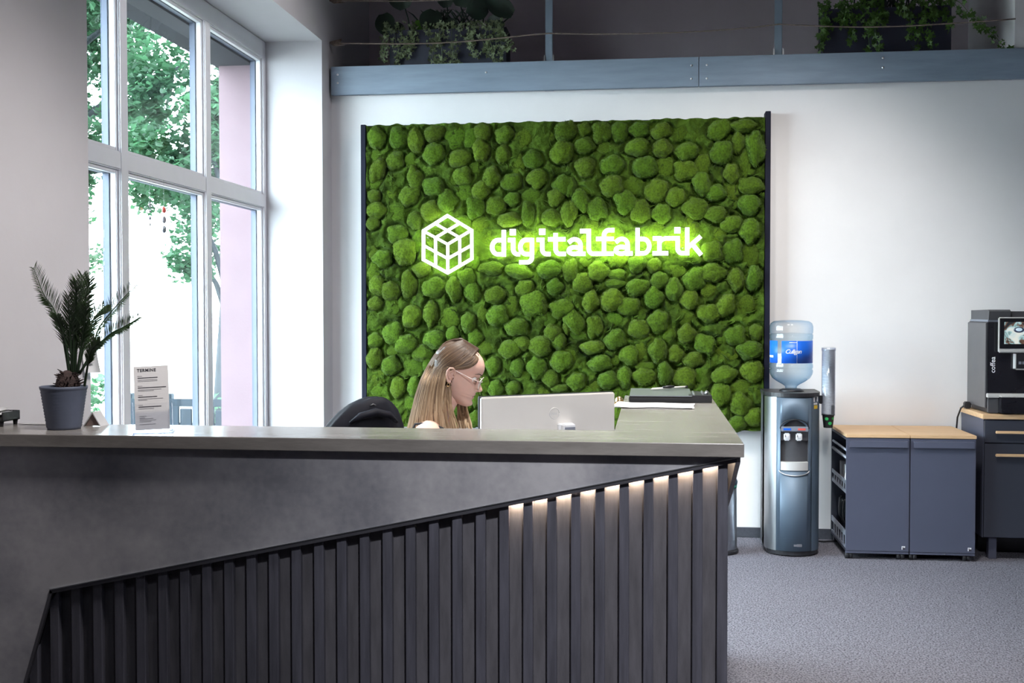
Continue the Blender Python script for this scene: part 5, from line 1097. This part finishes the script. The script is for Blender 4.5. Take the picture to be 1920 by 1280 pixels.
planter(-1.745, -.955, 3.345, 'anthracite planter of ivy and dark broad leaves behind the left boards', 3, 'ivy',
    [(-1.72, 3.47, .17, .07, 195, -30, 'leaf_dark'), (-1.62, 3.50, .18, .085, 20, -10, 'leaf_dark'), (-1.55, 3.42, .16, .055, 185, 0, 'leaf_light'), (-1.47, 3.48, .17, .08, 160, 10, 'leaf_dark'), (-1.36, 3.50, .15, .06, 10, 0, 'leaf_dark'),
     (-1.24, 3.50, .18, .085, -15, -10, 'leaf_dark'), (-1.14, 3.49, .15, .08, 100, 20, 'leaf_dark'), (-1.02, 3.44, .22, .07, 60, 40, 'leaf_dark'), (-1.30, 3.42, .14, .06, 200, -20, 'leaf_dark'), (-1.66, 3.40, .13, .05, 215, -25, 'leaf_dark'), (-1.10, 3.41, .13, .055, 240, 5, 'leaf_dark')],
    [(-1.74, -.05, .18, .6), (-1.70, .02, .24, .5), (-1.66, .04, .20, .6), (-1.58, .0, .14, .5), (-1.50, .08, .22, .7), (-1.44, .10, .28, .8), (-1.38, -.04, .12, .5), (-1.34, .06, .31, 1.6), (-1.26, -.02, .24, .8), (-1.20, .05, .21, .7), (-1.12, .03, .17, .6), (-1.06, .02, .24, .7), (-1.0, .08, .16, .6), (-.98, -.02, .26, .7), (-1.55, -.08, .10, .5), (-1.15, -.06, .09, .5), (-1.03, .05, .08, .5)], .031)
planter(1.095, 1.885, 3.395, 'anthracite planter of green trailing ivy behind the right boards', 8, 'ivy_green',
    [(1.16, 3.50, .16, .07, -30, -20, 'leaf_dark'), (1.30, 3.52, .15, .06, 10, 0, 'leaf_dark'), (1.40, 3.50, .19, .075, 185, 5, 'leaf_dark'), (1.62, 3.54, .16, .06, 20, 10, 'leaf_dark'), (1.75, 3.52, .15, .06, 40, 15, 'leaf_dark')],
    [(1.10, -.04, .26, .6), (1.12, -.02, .20, .6), (1.2, .03, .12, .5), (1.26, .02, .22, .7), (1.30, .10, .34, 1.2), (1.36, .08, .30, 1.4), (1.42, -.05, .16, .6), (1.46, .0, .10, .5), (1.66, -.04, .20, .7), (1.70, .05, .26, .8), (1.74, -.10, .30, .8), (1.82, .04, .14, .6), (1.86, .22, .16, .6), (1.87, .36, .33, 1.5), (1.80, -.05, .08, .5), (1.56, .05, .06, .5), (1.24, -.05, .08, .5)], .036)
# ------------------------------------------------------------------ the receptionist
PYc = 4.25
pe = thing('person', 'woman with long blond hair and pale glasses seated behind the counter looking down', 'person', (-.86, PYc, .5))
def skin_graph(name, nodes, edges, rad, root=0, sub=2):
    me = D.meshes.new(name); me.from_pydata(nodes, edges, []); o = D.objects.new(name, me); COL.objects.link(o)
    md = o.modifiers.new('skin', 'SKIN'); md.use_smooth_shade = True
    for i, sv in enumerate(me.skin_vertices[0].data):
        r = rad[i]; sv.radius = r if isinstance(r, tuple) else (r, r); sv.use_root = (i == root)
    s = o.modifiers.new('sub', 'SUBSURF'); s.levels = sub; s.render_levels = sub
    dg = bpy.context.evaluated_depsgraph_get(); dg.update()
    out = D.meshes.new_from_object(o.evaluated_get(dg)); D.objects.remove(o)
    return out
def mesh_into(mb, me, mi=0):
    mb.add([v.co.copy() for v in me.vertices], [tuple(p.vertices) for p in me.polygons], mi, True)
nodes = []; edges = []; rad = []
def nd(p, r, par=None):
    nodes.append(p); rad.append(r)
    if par is not None: edges.append((par, len(nodes) - 1))
    return len(nodes) - 1
c = PYc
pel = nd((-.86, c, .60), .11); wa = nd((-.875, c, .74), .095, pel); ch = nd((-.855, c, .90), .105, wa); uc = nd((-.825, c, .995), .075, ch)
nb = nd((-.795, c, 1.06), .050, uc); nt2 = nd((-.765, c, 1.125), .046, nb); nd((-.745, c, 1.185), .045, nt2)
for s in (-1, 1):
    cl_ = nd((-.822, c + s * .075, 1.018), .052, uc); sh_ = nd((-.822, c + s * .155, 1.012), .050, cl_); ua = nd((-.800, c + s * .185, .90), .040, sh_)
    el = nd((-.755, c + s * .195, .785), .034, ua); fa = nd((-.64, c + s * .18, .77), .030, el); wr = nd((-.53, c + s * .165, .760), .021, fa); pa = nd((-.485, c + s * .16, .757), .024, wr)
    for k, (dx, dy, L) in enumerate(((0, -.030, .062), (0, -.011, .074), (0, .009, .070), (0, .028, .055))):
        kn = nd((-.452, c + s * .16 + dy, .764), .0095, pa); k2 = nd((-.452 + L * .45, c + s * .16 + dy * 1.15, .762), .0085, kn); nd((-.452 + L, c + s * .16 + dy * 1.2, .744), .007, k2)
    t1 = nd((-.490, c + s * .16 - s * .034, .754), .011, pa); nd((-.462, c + s * .16 - s * .052, .746), .0085, t1)
    hp = nd((-.80, c + s * .085, .585), .085, pel); kn = nd((-.44, c + s * .10, .60), .056, hp); an = nd((-.46, c + s * .10, .13), .036, kn); he = nd((-.47, c + s * .10, .06), .032, an); nd((-.30, c + s * .105, .035), .028, he)
body = MB()
mesh_into(body, skin_graph('body_skin', nodes, edges, rad, 0, 2))
# head
def interp(t, tab):
    for (a, va), (b, vb) in zip(tab, tab[1:]):
        if a <= t <= b: u = (t - a) / (b - a); return va + (vb - va) * u
    return tab[0][1] if t < tab[0][0] else tab[-1][1]
Ft = [(-.099, .086), (-.094, .099), (-.088, .1045), (-.082, .1060), (-.075, .1045), (-.069, .1010), (-.064, .1030), (-.059, .1060), (-.055, .1055), (-.052, .1020), (-.049, .1060), (-.045, .1085), (-.040, .1060), (-.034, .1040), (-.019, .1000), (0, .0975), (.015, .0970), (.022, .0985), (.030, .1035), (.041, .1085), (.055, .1085), (.07, .1045), (.085, .0955), (.095, .0860), (.105, .071), (.115, .051), (.122, .031), (.128, .004)]
Bt = [(-.099, .050), (-.09, .030), (-.08, .010), (-.06, -.012), (-.04, -.034), (-.02, -.056), (0, -.072), (.03, -.086), (.06, -.085), (.09, -.068), (.11, -.040), (.122, -.022), (.128, -.004)]
Wt = [(-.099, .010), (-.095, .022), (-.09, .030), (-.08, .039), (-.07, .045), (-.05, .053), (-.03, .059), (0, .066), (.03, .070), (.06, .071), (.09, .061), (.11, .043), (.122, .023), (.128, .003)]
Nt = [(-.038, 0), (-.034, .004), (-.029, .018), (-.024, .0255), (-.018, .0270), (-.012, .0235), (0, .0150), (.010, .0085), (.020, .0035), (.028, 0)]
TH = Matrix.Translation((-.745, PYc, 1.227)) @ Matrix.Rotation(R(20), 4, 'Y') @ Matrix.Rotation(R(4), 4, 'Z')
zl = sorted(set([-.099 + .227 * k / 76 for k in range(77)])); NA = 72; hv = []; hf = []
g = lambda d, s: exp(-(d / s) ** 2)
for z in zl:
    F_, B_, W_ = interp(z, Ft), interp(z, Bt), interp(z, Wt); cx = (F_ + B_) / 2; a = (F_ - B_) / 2
    for i in range(NA):
        th = 2 * pi * i / NA; th = th - .25 * sin(th) * (1 if True else 0)      # denser at the front
        ct_, st_ = cos(th), sin(th); e = .86
        x = cx + a * (abs(ct_) ** e) * (1 if ct_ > 0 else -1); y = W_ * (abs(st_) ** e) * (1 if st_ > 0 else -1)
        if x > cx:
            if z < .028: x += interp(z, Nt) * g(y, .0075 + .006 * max(0, min(1, (.005 - z) / .03)))
            x += .0035 * (g(abs(y) - .017, .006) * g(z + .026, .008))                # nostril wings
            x -= .0125 * g(abs(y) - .031, .014) * g(z - .012, .012)                  # eye sockets
            x += .004 * g(abs(y) - .042, .016) * g(z + .012, .016)                   # cheekbones
            x += .003 * g(y, .016) * g(z + .082, .012)
            y += (.002 if y > 0 else -.002) * g(z + .02, .02)
            if z < -.058: x -= .006 * (1 - g(y, .024))
        hv.append(Vector((x, y, z)))
nzl = len(zl)
for k in range(nzl - 1):
    for i in range(NA):
        j = (i + 1) % NA; hf.append((k * NA + i, k * NA + j, (k + 1) * NA + j, (k + 1) * NA + i))
hf.append(tuple(range(NA))[::-1]); hf.append(tuple((nzl - 1) * NA + i for i in range(NA)))
hm = MB(); hm.add([TH @ v for v in hv], hf, 0, True)
for fi, f in enumerate(hm.f):                                           # lips
    cc = sum((hv[i] for i in f), Vector()) / len(f)
    if -.0625 < cc.z < -.0415 and cc.x > .085 and abs(cc.y) < .023 * (1 - ((cc.z + .052) / .0125) ** 2) ** .5: hm.mi[fi] = 1
body.add(hm.v, [], 0)
o0 = len(body.v) - len(hm.v)
for f, mi in zip(hm.f, hm.mi): body.f.append(tuple(i + o0 for i in f)); body.mi.append(mi); body.sm.append(True)
for s in (-1, 1):                                                       # eyes, lids, brows, ears, mouth line
    sp = MB().lathe([(.0115 * sin(pi * k / 10) + 1e-5, -.0115 * cos(pi * k / 10)) for k in range(11)], 16, c=(.0835, s * .0305, .0115), cap=False)
    body.add([TH @ Vector(v) for v in sp.v], sp.f, 3, True)
    ir = MB().lathe([(.0055, 0), (.003, .0016), (.0005, .002)], 14, mat=Matrix.Rotation(R(90), 4, 'Y'), cap=False); body.add([TH @ (Vector(v) + Vector((.0942, s * .0300, .0085))) for v in ir.v], ir.f, 4, True)
    lid = MB().tube([(.0865, s * .0460, .0085), (.0925, s * .0400, .0130), (.0965, s * .0310, .0140), (.0945, s * .0230, .0115), (.0915, s * .0180, .0085)], [.0016, .0022, .0024, .0022, .001], 6); body.add([TH @ Vector(v) for v in lid.v], lid.f, 0, True)
    ls = MB().tube([(.0850, s * .0480, .0072), (.0935, s * .0405, .0105), (.0978, s * .0310, .0112), (.0955, s * .0220, .0090)], [.0006, .0014, .0014, .0006], 5); body.add([TH @ Vector(v) for v in ls.v], ls.f, 2, True)
    lo_ = MB().tube([(.0870, s * .0455, .0050), (.0930, s * .0380, .0025), (.0950, s * .0300, .0020), (.0925, s * .0200, .0050)], [.0012, .0018, .0018, .001], 6); body.add([TH @ Vector(v) for v in lo_.v], lo_.f, 0, True)
    bw = MB().tube([(.0830, s * .0540, .0330), (.0960, s * .0440, .0385), (.1035, s * .0320, .0375), (.1065, s * .0200, .0335), (.1070, s * .0140, .0310)], [.0005, .0017, .0020, .0020, .0012], 6); body.add([TH @ Vector(v) for v in bw.v], bw.f, 2, True)
    ear = MB(); yb_ = s * .071
    hel = [(.010, 0, .000), (.012, s * .004, .014), (.009, s * .008, .025), (.000, s * .010, .030), (-.011, s * .011, .026), (-.016, s * .011, .014), (-.014, s * .010, .000), (-.008, s * .008, -.013), (-.002, s * .005, -.023), (.004, s * .003, -.027), (.008, s * .001, -.020)]
    ear.tube([(x, yb_ + y, z) for x, y, z in hel], [.0025, .0032, .0036, .0038, .0038, .0036, .0034, .0040, .0048, .0045, .003], 8)
    ear.add([(0, yb_ + s * .002, .002)] + [(x, yb_ + y * .7, z) for x, y, z in hel], [(0, k, k + 1) for k in range(1, len(hel))] + [(0, len(hel), 1)], 0, True)
    ear.tube([(.004, yb_ + s * .003, .018), (-.006, yb_ + s * .006, .012), (-.008, yb_ + s * .006, .000), (-.002, yb_ + s * .005, -.010), (.005, yb_ + s * .004, -.008)], [.002, .003, .003, .003, .002], 6)
    ear.tube([(.0105, yb_ - s * .001, .001), (.0095, yb_ + s * .004, -.003), (.0085, yb_ + s * .001, -.009)], [.003, .0035, .002], 6)
    body.add([TH @ Vector(v) for v in ear.v], ear.f, 0, True)
ml = MB().tube([(.0880, -.0225, -.0540), (.0995, -.0150, -.0525), (.1045, 0, -.0518), (.0995, .0150, -.0525), (.0880, .0225, -.0540)], [.0006, .0011, .0011, .0011, .0006], 5); body.add([TH @ Vector(v) for v in ml.v], ml.f, 2, True)
nst = MB()
for s in (-1, 1): nst.lathe([(.003, 0), (.003, .0008)], 8, sx=1.3, c=(.1150, s * .0065, -.0318))
body.add([TH @ Vector(v) for v in nst.v], nst.f, 2, False)
body.obj('body', ['skin', 'lip', 'brow', 'eye_white', 'iris'], pe)

# hair: long strands from the parting, over and behind the ears, down the back and in front of the shoulders
HX = lambda x: -.711 + (740 + x / 6.4 - 865) * .00207
HZ = lambda y: 1.361 - (620 + y / 6.4 - 635) * .00204
A = [(1000, 215), (960, 300), (860, 385), (750, 425), (668, 470), (635, 600), (620, 760), (625, 960), (650, 1110), (690, 1230), (700, 1330)]
Bk = [(800, 92), (690, 112), (590, 160), (480, 300), (400, 440), (335, 580), (270, 760), (215, 960), (170, 1140), (120, 1330), (95, 1500)]
yw = [.006, .034, .054, .068, .076, .080, .080, .082, .086, .090, .088]
pA = [(HX(x), HZ(y)) for x, y in A]; pB = [(HX(x), HZ(y)) for x, y in Bk]
rh = random.Random(9); hairm = MB(); tones = []
def strand(pts, rads, tone, flat=.45):
    n0 = len(hairm.v); c_ = catmull(pts, 3); n = len(c_); m_ = len(rads)
    rr_ = [rads[min(m_ - 1, int(k / (n - 1) * (m_ - 1) + .5))] for k in range(n)]
    hairm.tube(c_, rr_, 6, flat=flat)
    for k in range(n):
        q = k / (n - 1); b_ = tone(q)
        tones.extend([b_] * 6)
def head_y(x, z):   # half width of the skull at a point given in world x,z
    L_ = TH.inverted() @ Vector((x, PYc, z)); F_, B_, W_ = interp(L_.z, Ft), interp(L_.z, Bt), interp(L_.z, Wt); cx = (F_ + B_) / 2; a = max(.01, (F_ - B_) / 2)
    t_ = min(1, abs(L_.x - cx) / a)
    return (W_ * max(0, 1 - t_ ** 2.2) ** .5) if -.08 < L_.z < .128 else 0
for side in (-1, 1):
    N = 420 if side < 0 else 200
    for i in range(N):
        u = (i + rh.random()) / N; u = u ** .9
        layer = rh.random(); pts = []; base = rh.gauss(-.02, .19) + (.10 if rh.random() < .3 else 0)
        wob = rh.uniform(0, 6.3); amp = rh.uniform(.002, .006)
        for k in range(11):
            x = pA[k][0] * (1 - u) + pB[k][0] * u; z = pA[k][1] * (1 - u) + pB[k][1] * u
            y = yw[k] * max(0, 1 - u ** 2.4) ** .5 * (1 - .05 * layer) if k > 4 else max(head_y(x, z) + .004 + .004 * (1 - layer), .003)
            if k <= 4 and u > .8: y = min(y, yw[k] * max(0, 1 - u ** 2.4) ** .5 + .004)
            q = k / 10
            x += amp * sin(5 * q * 2 + wob) * q; z += rh.uniform(-.003, .003) * (k > 2)
            pts.append((x, PYc + side * (y + amp * .6 * cos(7 * q + wob) * q), z))
        if rh.random() < .35: pts = pts[:rh.choice((9, 10))]
        w_ = rh.uniform(.0026, .0050)
        strand(pts, [.003, w_, w_, w_, w_, w_, w_, w_ * .9, w_ * .75, w_ * .55, .0012], lambda q, b_=base: min(1, max(0, .06 + 1.08 * max(0, q - .10) ** .7 + b_ * (.4 + q))))
# sweep from the parting along the hairline to the ear
for i in range(60):
    t = i / 59; pts = []
    for (x, z) in ((.070 - .05 * t, .104 + .022 * t), (.074 - .055 * t, .082 + .026 * t), (.060 - .05 * t, .060 + .026 * t), (.036 - .03 * t, .044 + .02 * t), (.014 - .02 * t, .034 + .010 * t), (-.006 - .01 * t, .020 + .006 * t), (-.020, -.004)):
        F_, B_, W_ = interp(z, Ft), interp(z, Bt), interp(z, Wt); cx = (F_ + B_) / 2; a = (F_ - B_) / 2; y = W_ * max(0, 1 - min(1, abs(x - cx) / a) ** 2.1) ** .5
        if len(pts) == 0: y = .012
        pts.append(TH @ Vector((x, -(y + .0045 + rh.uniform(0, .003)), z)))
    b_ = rh.gauss(.06, .10) + .22 * (t < .15)
    strand(pts, [.002, .006, .006, .006, .006, .005, .003], lambda q, b_=b_: min(1, max(0, .10 + .20 * q + b_)))
    pts2 = [Vector((p.x, 2 * PYc - p.y, p.z)) for p in pts]; strand(pts2, [.002, .006, .006, .006, .006, .005, .003], lambda q, b_=b_: min(1, max(0, .10 + .20 * q + b_)))
# locks in front of the shoulders, near and far side
for i in range(46):
    near = i < 22; u = rh.random(); s = -1 if near else 1
    x0, z0 = (HX(640 + 60 * u), HZ(640)) if near else (HX(700 + 110 * u), HZ(780))
    x1, z1 = (HX(620 + 190 * u), HZ(1190 + rh.uniform(-40, 140))) if near else (HX(745 + 145 * u), HZ(1180 + rh.uniform(0, 160)))
    pts = []
    for k in range(7):
        q = k / 6; pts.append((x0 + (x1 - x0) * q ** 1.4 + .004 * sin(6 * q + u * 9), PYc + s * (.072 + .012 * sin(pi * q) + rh.uniform(-.003, .003)), z0 + (z1 - z0) * q))
    b_ = rh.gauss(.05, .12); w_ = rh.uniform(.004, .007)
    strand(pts, [.003, w_, w_, w_, w_ * .8, w_ * .5, .001], lambda q, b_=b_: min(1, max(0, .50 + .38 * q + b_)))
# scalp cap under the strands
cap = MB(); keep = []
for k in range(nzl):
    for i in range(NA):
        v = hv[k * NA + i]; keep.append((v.x < .060 and v.z > .101 - 1.0 * max(0, .078 - v.x)) if v.x > .015 else v.z > -.055)
cv = [TH @ Vector((v.x * 1.02, v.y * 1.025, v.z * 1.015 + .0005)) for v in hv]
cf = [f for f in hf[:-2] if all(keep[i] for i in f)] + [hf[-1]]
n0 = len(hairm.v); hairm.add(cv, cf, 0, True); tones.extend([.05] * len(cv))
hme = hairm.mesh('hair', 'hair'); at = hme.attributes.new('tone', 'FLOAT', 'POINT'); at.data.foreach_set('value', tones)
link('hair', hme, pe)
# clothes
tt = MB(); vs = []; fs = []; n = 32; lev = [(.60, -.862, .120, .150), (.70, -.874, .108, .135), (.78, -.874, .108, .135), (.86, -.860, .122, .150), (.93, -.846, .126, .150), (.985, -.836, .108, .135)]
for z, cx, ax_, ay in lev:
    for i in range(n): a = 2 * pi * i / n; vs.append((cx + ax_ * cos(a), c + ay * sin(a), z))
for k in range(len(lev) - 1):
    for i in range(n): j = (i + 1) % n; fs.append((k * n + i, k * n + j, (k + 1) * n + j, (k + 1) * n + i))
tt.add(vs, fs, 0, True)
for s in (-1, 1): tt.tube([(-.735, c + s * .085, .97), (-.765, c + s * .10, 1.030), (-.812, c + s * .104, 1.050), (-.868, c + s * .108, 1.046), (-.905, c + s * .10, .97)], .0050, 8, flat=.6)
tt.obj('tank_top', 'top_black', pe)
nodes = []; edges = []; rad = []
pl = nd((-.86, c, .61), .125)
for s in (-1, 1):
    hp = nd((-.80, c + s * .085, .585), .094, pl); kn = nd((-.44, c + s * .10, .60), .066, hp); nd((-.46, c + s * .10, .10), .050, kn)
tr_ = MB(); mesh_into(tr_, skin_graph('legs', nodes, edges, rad, 0, 2)); tr_.obj('trousers', 'top_black', pe)
er = MB()
for s in (-1, 1): er.tube([tuple(TH @ Vector((.004 + .005 * cos(R(a)), s * (.0765), -.034 - .007 * sin(R(a))))) for a in range(-90, 271, 30)], .0016, 6)
er.obj('earring', 'gold', pe)
# glasses
eg = thing('eyeglasses', 'pale thin-framed glasses worn by the seated woman', 'glasses', tuple(TH @ Vector((.11, 0, .01))))
fr = MB()
for s in (-1, 1):
    rim = [(.1140 - .0035 * abs(cos(R(a))) - .10 * max(0, .027 * cos(R(a)) - .012), s * (.032 + .0245 * cos(R(a))), .004 + .0215 * sin(R(a))) for a in range(0, 361, 20)]
    fr.tube([tuple(TH @ Vector(p)) for p in rim], .0013, 6)
    fr.tube([tuple(TH @ Vector(p)) for p in ((.109, s * .0565, .012), (.102, s * .068, .0145), (.070, s * .0745, .0165), (.020, s * .0765, .0235), (-.006, s * .0745, .026), (-.016, s * .073, .012))], .0015, 6)
fr.tube([tuple(TH @ Vector(p)) for p in ((.1130, -.009, .008), (.1160, 0, .0115), (.1130, .009, .008))], .0012, 6)
fr.obj('frame', 'specs', eg)
for s in (-1, 1):
    ln = MB(); v_ = [(.1145, s * .032, .004)] + [(.1138 - .0035 * abs(cos(R(a))) - .10 * max(0, .027 * cos(R(a)) - .012), s * (.032 + .024 * cos(R(a))), .004 + .021 * sin(R(a))) for a in range(0, 360, 20)]
    ln.add([tuple(TH @ Vector(p)) for p in v_], [(0, k, k % 18 + 1) for k in range(1, 19)], 0, True)
    ln.obj('lens', 'lens', eg)

# ------------------------------------------------------------------ office chair and the jacket over it
oc = thing('office_chair', 'black office chair of the seated woman with a jacket over its back', 'chair', (-.88, 4.26, 0))
B(-1.10, -.66, 4.05, 4.46, .435, .497, .025).obj('seat', 'chair', oc)
TC = Matrix.Translation((-1.105, 4.36, 0)) @ Matrix.Rotation(R(38), 4, 'Z')
tb(MB().box(-.15, .15, -.018, .012, .56, 1.00, .02), TC).obj('backrest', 'chair', oc)
m = MB(); m.tube([(-.93, 4.26, .44), (-1.10, 4.34, .42), (-1.125, 4.37, .50), (-1.115, 4.365, .62)], .016, 8); m.obj('back_bracket', 'darkgrey', oc)
MB().lathe([(.028, .075), (.028, .25), (.020, .25), (.020, .436)], 14, c=(-.88, 4.26, 0)).obj('column', 'darkgrey', oc)
for k in range(5):
    a = R(72 * k + 20); e = Vector((-.88 + .29 * cos(a), 4.26 + .29 * sin(a), .075))
    s_ = MB().tube([(-.88, 4.26, .10), tuple(e)], [.024, .015], 8).obj('leg', 'darkgrey', oc)
    MB().lathe([(.006, -.018), (.026, -.018), (.029, -.012), (.029, .012), (.026, .018), (.006, .018)], 16, mat=Matrix.Rotation(R(90), 4, 'Y') , c=(e.x, e.y, .029)).obj('castor', 'black', s_)
jk = thing('jacket', 'black jacket draped over the office chair back behind the woman', 'jacket', (-1.10, 4.36, .6))
lev = [(1.1300, .004, .003, .028), (1.1280, .034, .020, .026), (1.1200, .060, .036, .022), (1.104, .090, .048, .014), (1.075, .122, .056, .006), (1.045, .146, .062, -.003), (1.010, .168, .068, -.012), (.95, .180, .070, -.020), (.85, .182, .072, -.026), (.74, .182, .072, -.028), (.62, .182, .072, -.028)]
vs = []; fs = []; n = 72; rj = random.Random(2)
for k, (z, a_, b_, off) in enumerate(lev):
    for i in range(n):
        th = 2 * pi * i / n; fold = 1 + (.09 * sin(9 * th + 2 * z * 6) * sin(3 * th + 1) + .10 * nz((cos(th) * 2, sin(th) * 2, z * 3), 1.5)) * min(1, k / 5)
        p = TC @ Vector((a_ * cos(th) * (1 + .02 * sin(11 * th) * min(1, k / 4)), b_ * sin(th) * fold, 0)); vs.append((p.x + off + .004 * nz((th, z * 9, 1), 2), p.y, z + .004 * nz((th * 2, z * 5, 3), 1)))
for k in range(len(lev) - 1):
    for i in range(n): j = (i + 1) % n; fs.append((k * n + i, k * n + j, (k + 1) * n + j, (k + 1) * n + i))
fs.append(tuple(range(n)))
MB().add(vs, fs, 0, True).obj('shell', 'jacket', jk)
# collar fold, hanging loop and an empty sleeve
m = MB(); m.tube([tuple(TC @ Vector((x, -.060 - .02 * (1 - (x / .10) ** 2), z))) for x, z in ((-.10, 1.035), (-.06, 1.062), (0, 1.075), (.06, 1.062), (.10, 1.030))], [.006, .014, .016, .014, .006], 8); m.obj('collar', 'jacket', jk)
m = MB(); m.tube([tuple(TC @ Vector((x, -.055, z))) for x, z in ((-.012, 1.098), (0, 1.104), (.012, 1.098))], .0035, 6); m.obj('hanging_loop', 'darkgrey', jk)
m = MB(); m.tube([tuple(TC @ Vector(p)) for p in ((-.12, -.05, 1.00), (-.145, -.075, .92), (-.15, -.085, .80), (-.145, -.08, .66))], [.045, .055, .052, .045], 12); m.obj('sleeve', 'jacket', jk)
